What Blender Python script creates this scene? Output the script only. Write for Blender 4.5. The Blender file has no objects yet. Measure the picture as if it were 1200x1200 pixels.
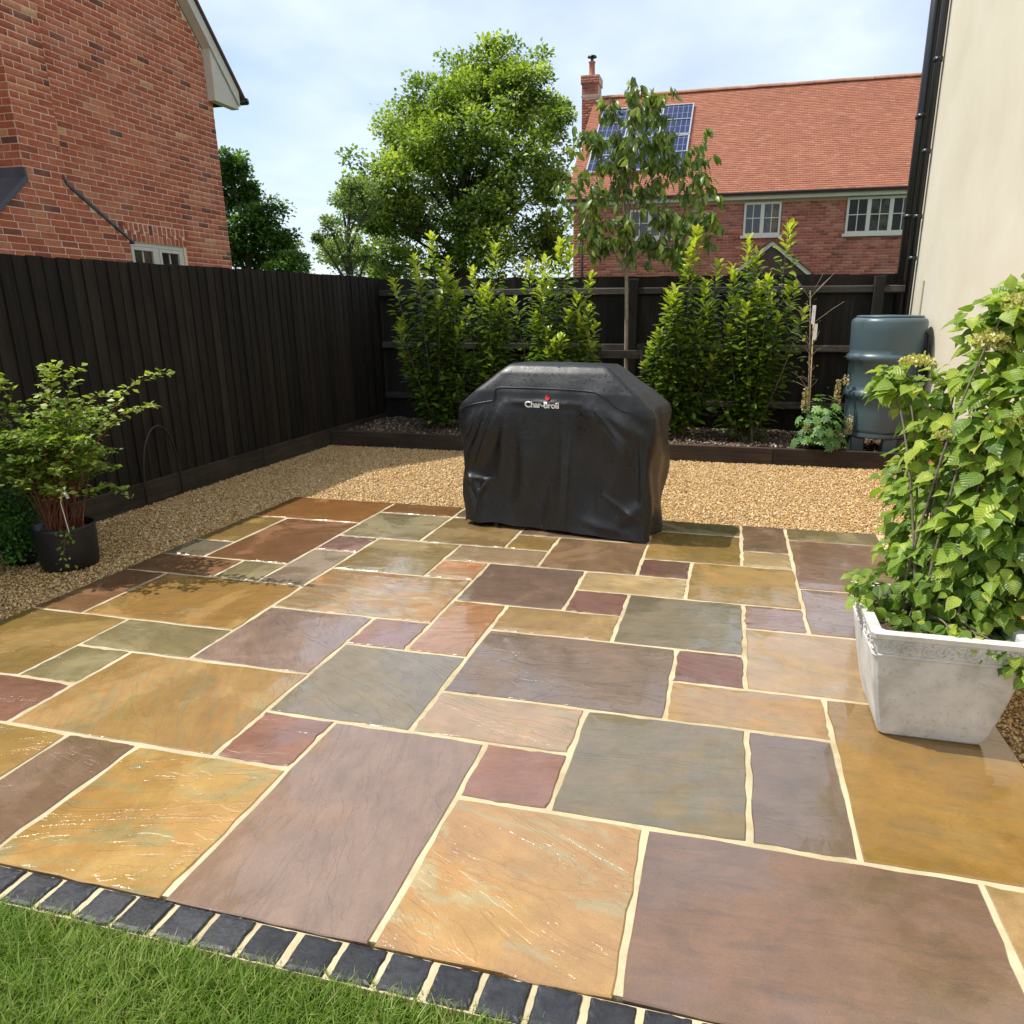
import bpy, bmesh, math, random
import numpy as np
from mathutils import Vector, Matrix
random.seed(7); rng = np.random.RandomState(7)
scene = bpy.context.scene
COL = scene.collection
R = math.radians

# ------------------------------------------------------------------ camera
cam = bpy.data.cameras.new('camera'); camo = bpy.data.objects.new('camera', cam); COL.objects.link(camo)
camo.location = (1.894, -1.157, 1.423)
camo.rotation_mode = 'XYZ'
camo.matrix_world = Matrix.Translation((1.894, -1.157, 1.423)) @ Matrix.Rotation(R(13.783), 4, 'Z') @ Matrix.Rotation(R(74.042), 4, 'X') @ Matrix.Rotation(R(-0.129), 4, 'Z')
cam.sensor_width = 36.0; cam.sensor_fit = 'HORIZONTAL'; cam.lens = 36.0 * 832.77 / 1200.0
cam.shift_x = -48.9 / 1200.0; cam.shift_y = 4.5 / 1200.0
cam.clip_start = 0.05; cam.clip_end = 900
scene.camera = camo
CAM = np.array([1.894, -1.157, 1.423])

# ------------------------------------------------------------------ sky, sun, exposure
SUN = Vector((-0.60, -0.04, 1.0)).normalized()          # towards the sun
w = bpy.data.worlds.new('World'); scene.world = w; w.use_nodes = True
nt = w.node_tree; nt.nodes.clear()
def wn(t, **k):
    n = nt.nodes.new(t)
    for a, b in k.items(): setattr(n, a, b)
    return n
sky = wn('ShaderNodeTexSky', sky_type='NISHITA', sun_disc=False)
sky.sun_elevation = math.asin(SUN.z); sky.sun_rotation = math.atan2(SUN.x, SUN.y)
sky.air_density = 1.0; sky.dust_density = 1.2; sky.ozone_density = 1.0
tc = wn('ShaderNodeTexCoord'); sep = wn('ShaderNodeSeparateXYZ'); nt.links.new(tc.outputs['Generated'], sep.inputs[0])
mz = wn('ShaderNodeMath', operation='MAXIMUM'); nt.links.new(sep.outputs[2], mz.inputs[0]); mz.inputs[1].default_value = 0.0
az = wn('ShaderNodeMath', operation='ADD'); nt.links.new(mz.outputs[0], az.inputs[0]); az.inputs[1].default_value = 0.16
dx = wn('ShaderNodeMath', operation='DIVIDE'); nt.links.new(sep.outputs[0], dx.inputs[0]); nt.links.new(az.outputs[0], dx.inputs[1])
dy = wn('ShaderNodeMath', operation='DIVIDE'); nt.links.new(sep.outputs[1], dy.inputs[0]); nt.links.new(az.outputs[0], dy.inputs[1])
cmb = wn('ShaderNodeCombineXYZ'); nt.links.new(dx.outputs[0], cmb.inputs[0]); nt.links.new(dy.outputs[0], cmb.inputs[1])
cn = wn('ShaderNodeTexNoise'); cn.inputs['Scale'].default_value = 0.75; cn.inputs['Detail'].default_value = 9; cn.inputs['Roughness'].default_value = 0.56; cn.inputs['Distortion'].default_value = 0.35
nt.links.new(cmb.outputs[0], cn.inputs['Vector'])
cr = wn('ShaderNodeValToRGB'); cr.color_ramp.elements[0].position = 0.36; cr.color_ramp.elements[0].color = (0.30,)*3+(1,)
cr.color_ramp.elements[1].position = 0.66; cr.color_ramp.elements[1].color = (0.96,)*3+(1,)
nt.links.new(cn.outputs['Fac'], cr.inputs[0])
cn2 = wn('ShaderNodeTexNoise'); cn2.inputs['Scale'].default_value = 1.3; cn2.inputs['Detail'].default_value = 6
nt.links.new(cmb.outputs[0], cn2.inputs['Vector'])
cc = wn('ShaderNodeValToRGB'); cc.color_ramp.elements[0].position = 0.33; cc.color_ramp.elements[0].color = (4.3, 5.0, 5.9, 1)
cc.color_ramp.elements[1].position = 0.62; cc.color_ramp.elements[1].color = (6.1, 6.7, 7.4, 1)
nt.links.new(cn2.outputs['Fac'], cc.inputs[0])
mx = wn('ShaderNodeMix', data_type='RGBA'); nt.links.new(cr.outputs[0], mx.inputs[0]); nt.links.new(sky.outputs[0], mx.inputs[6]); nt.links.new(cc.outputs[0], mx.inputs[7])
bg = wn('ShaderNodeBackground'); bg.inputs[1].default_value = 0.118; nt.links.new(mx.outputs[2], bg.inputs[0])
wo = wn('ShaderNodeOutputWorld'); nt.links.new(bg.outputs[0], wo.inputs[0])
sd = bpy.data.lights.new('sun', 'SUN'); sd.energy = 3.3; sd.angle = R(0.53); sd.color = (1.0, 0.95, 0.87)
so = bpy.data.objects.new('sun', sd); COL.objects.link(so); so.rotation_euler = SUN.to_track_quat('Z', 'Y').to_euler(); so.location = (-6, -2, 12)
scene.view_settings.view_transform = 'Standard'; scene.view_settings.look = 'None'; scene.view_settings.gamma = 1.0
scene.view_settings.exposure = 0.62; scene.view_settings.use_curve_mapping = False
scene.cycles.max_bounces = 4; scene.cycles.diffuse_bounces = 3; scene.cycles.glossy_bounces = 2; scene.cycles.transmission_bounces = 2

# ------------------------------------------------------------------ helpers
def lin(c):
    return tuple(((v/255.0)/12.92 if v/255.0 <= .04045 else ((v/255.0+.055)/1.055)**2.4) for v in c)
ORG = {}
def link(o, parent, origin):
    COL.objects.link(o); ORG[o.name] = np.array(origin, float)
    if parent is not None:
        o.parent = parent
        o.location = np.array(origin, float) - ORG[parent.name]
    else:
        o.location = origin
    return o
def tag(o, label=None, cat=None, group=None, kind=None):
    if label: o['label'] = label
    if cat: o['category'] = cat
    if group: o['group'] = group
    if kind: o['kind'] = kind
    return o
def thing(name, loc, label, cat, group=None):
    o = bpy.data.objects.new(name, None); o.empty_display_size = 0.05
    link(o, None, loc); return tag(o, label, cat, group)
def fmesh(name, V, F, mat, smooth=False, var=None, uv=None):
    V = np.asarray(V, np.float32); F = np.asarray(F, np.int32)
    me = bpy.data.meshes.new(name); k = F.shape[1]
    me.vertices.add(len(V)); me.vertices.foreach_set('co', V.ravel())
    me.loops.add(F.size); me.loops.foreach_set('vertex_index', F.ravel())
    me.polygons.add(len(F)); me.polygons.foreach_set('loop_start', np.arange(0, F.size, k, dtype=np.int32))
    try: me.polygons.foreach_set('loop_total', np.full(len(F), k, np.int32))
    except Exception: pass
    if smooth: me.polygons.foreach_set('use_smooth', np.ones(len(F), bool))
    me.update(calc_edges=True)
    if var is not None:
        at = me.attributes.new('var', 'FLOAT', 'POINT'); at.data.foreach_set('value', np.asarray(var, np.float32))
    if uv is not None:
        for nm, k in (('leaf_x', 0), ('leaf_y', 1)): me.attributes.new(nm, 'FLOAT', 'POINT').data.foreach_set('value', np.ascontiguousarray(uv[:, k], np.float32))
    if mat: me.materials.append(mat)
    return me
def pmesh(name, V, F, mat, smooth=False):
    me = bpy.data.meshes.new(name); me.from_pydata([tuple(map(float, v)) for v in V], [], [tuple(map(int, f)) for f in F]); me.update()
    if smooth:
        for p in me.polygons: p.use_smooth = True
    if mat: me.materials.append(mat)
    return me
def obj(name, me, parent=None, origin=None):
    """world-space mesh -> object; origin at the parent's origin (or at 'origin')."""
    if origin is None: origin = ORG[parent.name] if parent is not None else (0, 0, 0)
    origin = np.array(origin, float)
    if np.abs(origin).max() > 0: me.transform(Matrix.Translation(-Vector(origin)))
    return link(bpy.data.objects.new(name, me), parent, origin)
def inst(name, me, parent, loc, rot=(0,0,0), scale=(1,1,1)):
    o = bpy.data.objects.new(name, me); link(o, parent, loc); o.rotation_euler = rot; o.scale = scale; return o
class MB:
    def __init__(s): s.v = []; s.f = []
    def add(s, V, F):
        n = len(s.v); s.v += [tuple(v) for v in V]; s.f += [tuple(i+n for i in f) for f in F]; return s
    def box(s, x0, x1, y0, y1, z0, z1):
        V = [(x0,y0,z0),(x1,y0,z0),(x1,y1,z0),(x0,y1,z0),(x0,y0,z1),(x1,y0,z1),(x1,y1,z1),(x0,y1,z1)]
        return s.add(V, [(0,3,2,1),(4,5,6,7),(0,1,5,4),(1,2,6,5),(2,3,7,6),(3,0,4,7)])
    def prism(s, pts, axis, a, b):
        """polygon pts (2d) extruded along axis from a to b. axis x: pts=(y,z); y: (x,z); z: (x,y)"""
        n = len(pts)
        def P(p, t): return {'x': (t, p[0], p[1]), 'y': (p[0], t, p[1]), 'z': (p[0], p[1], t)}[axis]
        V = [P(p, a) for p in pts] + [P(p, b) for p in pts]
        F = [tuple(range(n))[::-1], tuple(range(n, 2*n))] + [(i, (i+1) % n, n+(i+1) % n, n+i) for i in range(n)]
        return s.add(V, F)
    def tube(s, pts, r, n=8, cap=True):
        pts = [Vector(p) for p in pts]; m = len(pts)
        rs = list(r) if hasattr(r, '__len__') else [r]*m
        base = len(s.v); up = Vector((0.13, 0.31, 0.94))
        for i, p in enumerate(pts):
            t = (pts[min(i+1, m-1)] - pts[max(i-1, 0)])
            t = t.normalized() if t.length > 1e-9 else Vector((0, 0, 1))
            a = t.cross(up)
            if a.length < 1e-3: a = t.cross(Vector((1, 0, 0)))
            a.normalize(); b = t.cross(a)
            for k in range(n):
                g = 2*math.pi*k/n; s.v.append(tuple(p + (a*math.cos(g) + b*math.sin(g))*rs[i]))
        for i in range(m-1):
            for k in range(n):
                s.f.append((base+i*n+k, base+i*n+(k+1) % n, base+(i+1)*n+(k+1) % n, base+(i+1)*n+k))
        if cap:
            s.f.append(tuple(base+k for k in range(n))[::-1]); s.f.append(tuple(base+(m-1)*n+k for k in range(n)))
        return s
    def lathe(s, prof, c, n=48, top=True, bot=True):
        base = len(s.v)
        for (r, z) in prof:
            for k in range(n):
                g = 2*math.pi*k/n; s.v.append((c[0]+r*math.cos(g), c[1]+r*math.sin(g), c[2]+z))
        m = len(prof)
        for i in range(m-1):
            for k in range(n):
                s.f.append((base+i*n+k, base+i*n+(k+1) % n, base+(i+1)*n+(k+1) % n, base+(i+1)*n+k))
        if bot: s.f.append(tuple(base+k for k in range(n))[::-1])
        if top: s.f.append(tuple(base+(m-1)*n+k for k in range(n)))
        return s
    def mesh(s, name, mat, smooth=False, bevel=0):
        me = pmesh(name, s.v, s.f, mat, smooth)
        if bevel:
            bm = bmesh.new(); bm.from_mesh(me)
            bmesh.ops.bevel(bm, geom=[e for e in bm.edges], offset=bevel, segments=1, affect='EDGES', clamp_overlap=True)
            bm.to_mesh(me); bm.free()
        return me
    def build(s, name, mat, parent=None, smooth=False, bevel=0, origin=None):
        return obj(name, s.mesh(name, mat, smooth, bevel), parent, origin)

# ------------------------------------------------------------------ materials
class NT:
    def __init__(s, name):
        s.m = bpy.data.materials.new(name); s.m.use_nodes = True; s.t = s.m.node_tree; s.t.nodes.clear()
        s.out = s.n('ShaderNodeOutputMaterial'); s.b = s.n('ShaderNodeBsdfPrincipled'); s.l(s.b.outputs[0], s.out.inputs[0])
    def n(s, t, **k):
        x = s.t.nodes.new(t)
        for a, b in k.items(): setattr(x, a, b)
        return x
    def l(s, a, b): s.t.links.new(a, b)
    def val(s, i, v):
        if hasattr(v, 'is_linked') or hasattr(v, 'links'): s.l(v, i)
        else: i.default_value = v
    def math(s, op, a, b=0.0, c=None):
        x = s.n('ShaderNodeMath', operation=op); s.val(x.inputs[0], a); s.val(x.inputs[1], b)
        if c is not None: s.val(x.inputs[2], c)
        return x.outputs[0]
    def noise(s, vec, scale, detail=4, rough=.55, dist=0.0):
        x = s.n('ShaderNodeTexNoise'); x.inputs['Scale'].default_value = scale; x.inputs['Detail'].default_value = detail
        x.inputs['Roughness'].default_value = rough; x.inputs['Distortion'].default_value = dist
        if vec is not None: s.l(vec, x.inputs['Vector'])
        return x.outputs['Fac']
    def ramp(s, f, stops):
        x = s.n('ShaderNodeValToRGB'); s.l(f, x.inputs[0]); e = x.color_ramp.elements
        while len(e) < len(stops): e.new(0.5)
        for i, (p, c) in enumerate(stops):
            e[i].position = p; e[i].color = (c[0], c[1], c[2], 1) if hasattr(c, '__len__') else (c, c, c, 1)
        return x.outputs[0]
    def mix(s, f, a, b, mode='MIX'):
        x = s.n('ShaderNodeMix', data_type='RGBA', blend_type=mode); s.val(x.inputs[0], f)
        for i, v in ((6, a), (7, b)):
            if hasattr(v, 'links'): s.l(v, x.inputs[i])
            else: x.inputs[i].default_value = (v[0], v[1], v[2], 1)
        return x.outputs[2]
    def bump(s, h, strength=.5, dist=.01, normal=None):
        x = s.n('ShaderNodeBump'); x.inputs['Strength'].default_value = strength; x.inputs['Distance'].default_value = dist
        s.l(h, x.inputs['Height'])
        if normal is not None: s.l(normal, x.inputs['Normal'])
        return x.outputs[0]
    def attr(s, name, typ='GEOMETRY'):
        x = s.n('ShaderNodeAttribute', attribute_type=typ, attribute_name=name); return x
    def coord(s, which='Object'): return s.n('ShaderNodeTexCoord').outputs[which]
    def pos(s): return s.n('ShaderNodeNewGeometry').outputs['Position']
    def rnd(s): return s.n('ShaderNodeObjectInfo').outputs['Random']
    def set(s, **k):
        for a, v in k.items():
            i = s.b.inputs[a.replace('_', ' ')]
            if hasattr(v, 'links'): s.l(v, i)
            elif hasattr(v, '__len__'): i.default_value = (*v, 1) if len(v) == 3 else v
            else: i.default_value = v
        return s
def simple(name, col, rough=.6, var=.15, scale=6, bump=.15, bscale=60, spec=.5, metal=0, dist=.004):
    t = NT(name); p = t.pos(); n = t.noise(p, scale, 5); c2 = tuple(v*(1-var) for v in col); c3 = tuple(min(1, v*(1+var)) for v in col)
    t.set(Base_Color=t.ramp(n, [(.3, c2), (.7, c3)]), Roughness=rough, Metallic=metal, Specular_IOR_Level=spec)
    if bump: t.set(Normal=t.bump(t.noise(p, bscale, 4), bump, dist))
    return t.m
def leafmat(name, lo, mid, hi, rough=.4, trans=.35, src='var', spec=.5, veins=False):
    t = NT(name)
    f = t.attr('var').outputs['Fac'] if src == 'var' else t.rnd()
    c = t.ramp(f, [(0.0, lo), (.5, mid), (1.0, hi)])
    c = t.mix(.5, c, t.ramp(t.noise(t.pos(), 14, 1), [(.3, (.75,)*3), (.7, (1.15,)*3)]), 'MULTIPLY')
    if veins:
        lx = t.math('ABSOLUTE', t.attr('leaf_x').outputs['Fac']); ly = t.attr('leaf_y').outputs['Fac']
        ph = t.math('FRACT', t.math('MULTIPLY', t.math('SUBTRACT', ly, t.math('MULTIPLY', lx, .75)), 7.0)); rdg = t.math('ABSOLUTE', t.math('SUBTRACT', ph, .5))
        vl = t.math('MAXIMUM', t.math('GREATER_THAN', rdg, .43), t.math('LESS_THAN', lx, .018))
        c = t.mix(t.math('MULTIPLY', vl, .20), c, (.50, .58, .16))
        c = t.mix(1.0, c, t.ramp(t.noise(t.pos(), 30, 2), [(.3, (.80,)*3), (.7, (1.12,)*3)]), 'MULTIPLY')
        t.set(Normal=t.bump(t.math('MULTIPLY', rdg, -1.0), .55, .006))
    t.set(Base_Color=c, Roughness=rough, Specular_IOR_Level=spec)
    tr = t.n('ShaderNodeBsdfTranslucent'); tc = t.mix(1.0, c, (1.25, 1.35, .55), 'MULTIPLY'); t.l(tc, tr.inputs['Color'])
    m = t.n('ShaderNodeMixShader'); m.inputs[0].default_value = trans; t.l(t.b.outputs[0], m.inputs[1]); t.l(tr.outputs[0], m.inputs[2]); t.l(m.outputs[0], t.out.inputs[0])
    return t.m
def brickmat(name, src, cols, bump=.4, gain=(1.42, 1.46, 1.30)):
    t = NT(name); f = t.rnd() if src == 'obj' else t.attr('var').outputs['Fac']
    c = t.mix(1.0, t.ramp(f, cols), gain, 'MULTIPLY'); p = t.pos()
    c = t.mix(1.0, c, t.ramp(t.noise(p, 28, 5, .65), [(.3, (.72,)*3), (.7, (1.18,)*3)]), 'MULTIPLY')
    sm = t.ramp(t.noise(p, 2.2, 4, .6), [(.52, (0,)*3), (.75, (1,)*3)])
    c = t.mix(t.math('MULTIPLY', sm, .22), c, (.62, .42, .33))
    t.set(Base_Color=c, Roughness=.88, Specular_IOR_Level=.25, Normal=t.bump(t.noise(p, 120, 4), bump, .003)); return t.m

# ================================================================== GROUND
def slab_material():
    t = NT('riven_sandstone')
    oi = t.n('ShaderNodeObjectInfo'); co = t.coord('Object')
    sc = t.n('ShaderNodeVectorMath', operation='SCALE'); sc.inputs[0].default_value = (37.0, 91.0, 13.0); t.l(oi.outputs['Random'], sc.inputs['Scale'])
    ad = t.n('ShaderNodeVectorMath', operation='ADD'); t.l(co, ad.inputs[0]); t.l(sc.outputs[0], ad.inputs[1])
    rot = t.n('ShaderNodeVectorRotate', rotation_type='Z_AXIS'); t.l(co, rot.inputs['Vector']); t.l(t.attr('ang', 'OBJECT').outputs['Fac'], rot.inputs['Angle'])
    ad2 = t.n('ShaderNodeVectorMath', operation='ADD'); t.l(rot.outputs[0], ad2.inputs[0]); t.l(sc.outputs[0], ad2.inputs[1])
    v = ad2.outputs[0]
    st = t.n('ShaderNodeVectorMath', operation='MULTIPLY'); t.l(v, st.inputs[0]); st.inputs[1].default_value = (1.0, 3.2, 1.0)
    vs = st.outputs[0]
    c1 = t.attr('c1', 'OBJECT').outputs['Color']; c2 = t.attr('c2', 'OBJECT').outputs['Color']; c3 = t.attr('c3', 'OBJECT').outputs['Color']
    n1 = t.noise(vs, 2.3, 6, .55, 1.1); n2 = t.noise(vs, 3.4, 6, .6, 1.6)
    vein = t.attr('vein', 'OBJECT').outputs['Fac']
    f1 = t.ramp(n1, [(.40, 0), (.60, 1)]); c = t.mix(t.math('MULTIPLY', f1, vein), c1, c2)
    f2 = t.ramp(n2, [(.53, 0), (.60, 1)]); c = t.mix(t.math('MULTIPLY', f2, vein), c, c3)
    # fine bedding streaks and grain
    st2 = t.n('ShaderNodeVectorMath', operation='MULTIPLY'); t.l(v, st2.inputs[0]); st2.inputs[1].default_value = (3.0, 22.0, 3.0)
    c = t.mix(1.0, c, t.ramp(t.noise(st2.outputs[0], 2.0, 6, .65, .6), [(.28, (.92, .915, .91)), (.72, (1.08, 1.075, 1.07))]), 'MULTIPLY')
    c = t.mix(1.0, c, t.ramp(t.noise(v, 9, 6, .6), [(.3, (.86,)*3), (.7, (1.12,)*3)]), 'MULTIPLY')
    c = t.mix(1.0, c, t.ramp(t.noise(v, 210, 3, .7), [(.3, (.88,)*3), (.7, (1.1,)*3)]), 'MULTIPLY')
    # riven steps: height made of stacked thin leaves of stone
    hb = t.noise(vs, 1.7, 7, .52, .9)
    x = t.math('MULTIPLY', hb, 11.0); fl = t.math('FLOOR', x); fr = t.math('SUBTRACT', x, fl)
    mr = t.n('ShaderNodeMapRange', interpolation_type='SMOOTHSTEP'); t.l(fr, mr.inputs[0]); mr.inputs[1].default_value = .80; mr.inputs[2].default_value = 1.0
    stp = t.math('ADD', fl, mr.outputs[0])
    rv = t.attr('riven', 'OBJECT').outputs['Fac']
    h = t.math('ADD', t.math('MULTIPLY', t.math('MULTIPLY', stp, .12), rv), t.math('MULTIPLY', t.noise(v, 7, 6, .6), .50))
    edge = t.math('MULTIPLY', t.math('SUBTRACT', 1.0, t.math('ABSOLUTE', t.math('SUBTRACT', t.math('MULTIPLY', mr.outputs[0], 2.0), 1.0))), rv)
    c = t.mix(t.math('MULTIPLY', edge, .11), c, (.10, .07, .05))
    nrm = t.bump(h, .60, .012)
    nrm = t.bump(t.noise(v, 150, 4, .6), .10, .003, nrm)
    # wet film: smooth where water stands, satin elsewhere
    wet = t.ramp(t.noise(v, 1.9, 6, .62, .5), [(.42, 0), (.50, 1)])
    rg = t.math('SUBTRACT', .36, t.math('MULTIPLY', wet, .20))
    c = t.mix(1.0, c, t.ramp(wet, [(0, (1.05,)*3), (1, (.955, .95, .945))]), 'MULTIPLY')
    t.set(Base_Color=c, Roughness=rg, Specular_IOR_Level=.5, Normal=nrm)
    t.set(Coat_Weight=t.math('ADD', t.math('MULTIPLY', wet, .80), .2), Coat_Roughness=.06, Coat_IOR=1.62)
    t.l(t.bump(h, .10, .012), t.b.inputs['Coat Normal'])
    return t.m
M_slab = slab_material()
t = NT('cream_mortar'); p = t.pos()
t.set(Base_Color=t.mix(1, t.ramp(t.noise(p, 9, 5, .7), [(.3, (.47, .40, .25)), (.7, (.60, .52, .34))]), t.ramp(t.noise(p, 3.1, 6, .7), [(.30, (.66, .60, .52)), (.55, (1, 1, 1))]), 'MULTIPLY'), Roughness=.9, Normal=t.bump(t.noise(p, 170, 4), .5, .004)); M_mortar = t.m
t = NT('lawn_soil'); p = t.pos()
t.set(Base_Color=t.ramp(t.noise(p, 5, 6), [(.3, (.035, .06, .012)), (.7, (.07, .12, .025))]), Roughness=.95, Normal=t.bump(t.noise(p, 60, 4), .7, .02)); M_lawn = t.m
t = NT('gravel_base'); p = t.pos(); vo = t.n('ShaderNodeTexVoronoi'); vo.inputs['Scale'].default_value = 75; t.l(p, vo.inputs['Vector'])
t.set(Base_Color=t.mix(1, t.ramp(t.noise(p, 40, 4), [(.3, (.26, .16, .06)), (.7, (.50, .34, .16))]), t.ramp(vo.outputs['Color'], [(0, (.6,)*3), (1, (1.3,)*3)]), 'MULTIPLY'), Roughness=.8, Normal=t.bump(vo.outputs['Distance'], -.8, .012)); M_gbase = t.m

me = pmesh('ground', [(-400,-400,-.06),(400,-400,-.06),(400,400,-.06),(-400,400,-.06)], [(0,1,2,3)], M_lawn)
tag(obj('ground', me), kind='structure')

G = 0.29
XL, XR, YF, YB = -1.452, 2.90, 0.027, 3.742
pb = MB(); pb.box(XL+.012, XR-.004, YF+.012, YB-.012, -.045, -.0045)
patio = tag(pb.build('patio', M_mortar), kind='structure')
GOLD = ((184,146,72),(196,140,62),(166,150,100)); OCHRE = ((162,130,62),(172,130,58),(150,130,80)); BROWN = ((138,110,88),(148,114,90),(126,102,86))
PURP = ((134,108,94),(146,114,98),(124,102,92)); RED = ((154,108,90),(162,114,94),(144,102,88)); DRED = ((130,92,82),(140,98,88),(120,88,80))
GREY = ((142,128,108),(152,132,108),(132,122,104)); GRN = ((152,138,100),(162,140,94),(142,134,104)); TAN = ((178,144,94),(186,146,90),(168,144,102))
PALE = ((196,166,118),(204,168,110),(186,164,126)); PINK = ((158,120,110),(164,122,112),(150,116,110)); LAV = ((154,126,114),(162,130,114),(146,124,116))
ORNG = ((188,132,82),(196,132,76),(182,140,98)); OLIVE = ((142,124,84),(152,126,80),(132,122,92)); RBRN = ((148,106,70),(158,112,70),(138,102,74)); SLATE = ((130,118,98),(138,120,94),(122,116,102))
SL = [(-5,0,-3,2,GREY,.4,0),(-3,0,-1,2,GOLD,.8,1),(-1,0,0,2,BROWN,.5,1),(0,0,2,2,((188,150,74),(198,142,58),(168,152,96)),1,1.2),(2,0,4,3,((156,126,108),(164,132,112),(146,118,102)),.6,1),
 (4,0,6,2,((194,150,84),(194,138,68),(184,168,122)),1,1),(6,0,9,2,((132,104,88),(144,106,88),(122,98,86)),.9,.5),(9,0,10,2,TAN,.7,.6),(1,2,2,3,RED,.6,1),(4,2,5,3,RED,.6,.7),
 (5,2,7,4,((132,118,90),(142,118,84),(124,116,96)),1,.6),(7,2,8,4,((126,104,90),(134,106,86),(118,100,92)),.6,.7),(8,2,10,5,((160,120,44),(172,122,42),(146,118,58)),.8,.9),(3,3,5,4,((184,152,118),(192,150,110),(168,154,124)),.9,1),
 (1,3,3,5,GREY,.6,1),(-2,2,1,4,((182,144,82),(188,138,72),(168,146,96)),1,1),(-4,2,-2,3,RED,.7,.6),(-5,2,-4,3,TAN,.6,.6),(-3,3,-2,4,GRN,.7,.6),(-3,4,-1,5,GRN,.6,.8),(-5,3,-3,5,OCHRE,.9,.7),
 (-1,4,1,6,LAV,.8,1.3),(1,5,2,6,PINK,.5,.8),(2,5,3,7,ORNG,1,1.2),(3,4,6,6,((134,112,98),(142,116,100),(126,108,98)),.8,1.5),(6,4,8,5,((182,140,82),(190,136,72),(170,144,96)),.9,.7),(6,5,7,6,DRED,.7,1.2),
 (7,5,10,7,((186,152,106),(194,146,92),(174,150,116)),.9,.6),(5,6,7,8,SLATE,.7,1.2),(3,6,5,7,TAN,.7,.8),(4,7,5,8,DRED,.6,1),(2,7,4,9,PURP,.5,.6),(4,8,6,9,PALE,1,.7),(7,7,8,8,PINK,.7,1),(8,7,10,9,LAV,.7,1.1),
 (6,8,8,10,((168,132,60),(180,132,56),(152,132,80)),1,1),(5,9,6,10,DRED,.6,.9),(3,9,5,11,((146,114,82),(154,116,78),(134,110,86)),.6,.6),(1,9,3,10,((176,148,114),(184,140,104),(164,150,120)),.8,.6),(1,8,2,9,((200,148,104),(206,124,70),(196,176,140)),1,.8),
 (-1,6,2,8,((186,134,74),(168,150,108),(190,178,148)),1,1.2),(-1,8,1,10,((160,134,80),(170,134,72),(176,160,120)),.9,1),(-4,5,-1,7,((178,136,62),(186,132,54),(160,134,74)),.8,.8),(-5,5,-4,7,RBRN,.6,.5),(-5,7,-3,8,RBRN,.6,.5),(-3,7,-2,8,GRN,.6,.6),
 (-2,7,-1,9,((160,138,118),(166,140,114),(150,134,122)),.7,.8),(-2,9,-1,10,PINK,.6,.7),(-4,8,-2,11,((150,104,66),(160,104,58),(138,98,70)),.8,.7),(-5,8,-4,9,GREY,.6,.5),(-5,9,-4,11,OCHRE,.8,.6),(-5,11,-2,12.9,((172,116,52),(182,116,46),(158,116,64)),.8,.4),
 (-2,10,0,12,GRN,.8,.8),(-2,12,0,12.9,((156,108,58),(166,110,54),(142,106,68)),.7,.4),(0,10,2,12,((154,126,76),(164,126,68),(142,122,84)),.8,.5),(0,12,2,12.9,BROWN,.6,.4),(2,10,3,11,OCHRE,.8,.5),(2,11,5,12.9,BROWN,.6,.5),
 (5,10,7,12,((160,128,62),(172,126,54),(144,124,76)),.8,.6),(5,12,7,12.9,OLIVE,.7,.4),(7,10,8,11,PALE,.8,.6),(7,11,8,12.9,BROWN,.8,.6),(8,9,10,12,((148,114,88),(156,116,84),(138,110,92)),.6,.6),(8,12,10,12.9,OLIVE,.7,.4)]
def slab_mesh(hx, hy, r, mat=None, k_=1.0):
    P = []; q = 9
    for a, b in (((-hx,-hy),(hx,-hy)),((hx,-hy),(hx,hy)),((hx,hy),(-hx,hy)),((-hx,hy),(-hx,-hy))):
        for i in range(q):
            f = i/q; P.append([a[0]+(b[0]-a[0])*f, a[1]+(b[1]-a[1])*f])
    n = len(P); P = np.array(P)
    ph = r.uniform(0, 6.28, 8); s = np.arange(n)/n*6.283
    w_ = .0016*np.sin(5*s+ph[0])+.0013*np.sin(11*s+ph[1])+.0011*np.sin(17*s+ph[2]) + r.normal(0, .0016, n)
    L = np.abs(P)/np.array([hx, hy]); inward = np.where(L > .999, -np.sign(P), 0)
    P = P + inward*(.0015+w_*k_)[:, None]
    corner = (L > .999).all(1); P[corner] *= (1-.006*r.uniform(.2, 1, corner.sum()))[:, None]
    e = .0032
    Pt = P*(1-e/np.array([hx, hy]))
    z1 = -.0008+r.normal(0, .0005, n)
    V = [(x, y, -.03) for x, y in P]+[(x, y, -.0035) for x, y in P]+[(x, y, z) for (x, y), z in zip(Pt, z1)]
    V += [(x*.8, y*.8, .0005) for x, y in Pt]
    F = []
    for k in range(3):
        F += [(k*n+i, k*n+(i+1) % n, (k+1)*n+(i+1) % n, (k+1)*n+i) for i in range(n)]
    F.append(tuple(3*n+i for i in range(n)))
    return pmesh('slab', V, F, mat or M_slab)
JO = .0078
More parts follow.
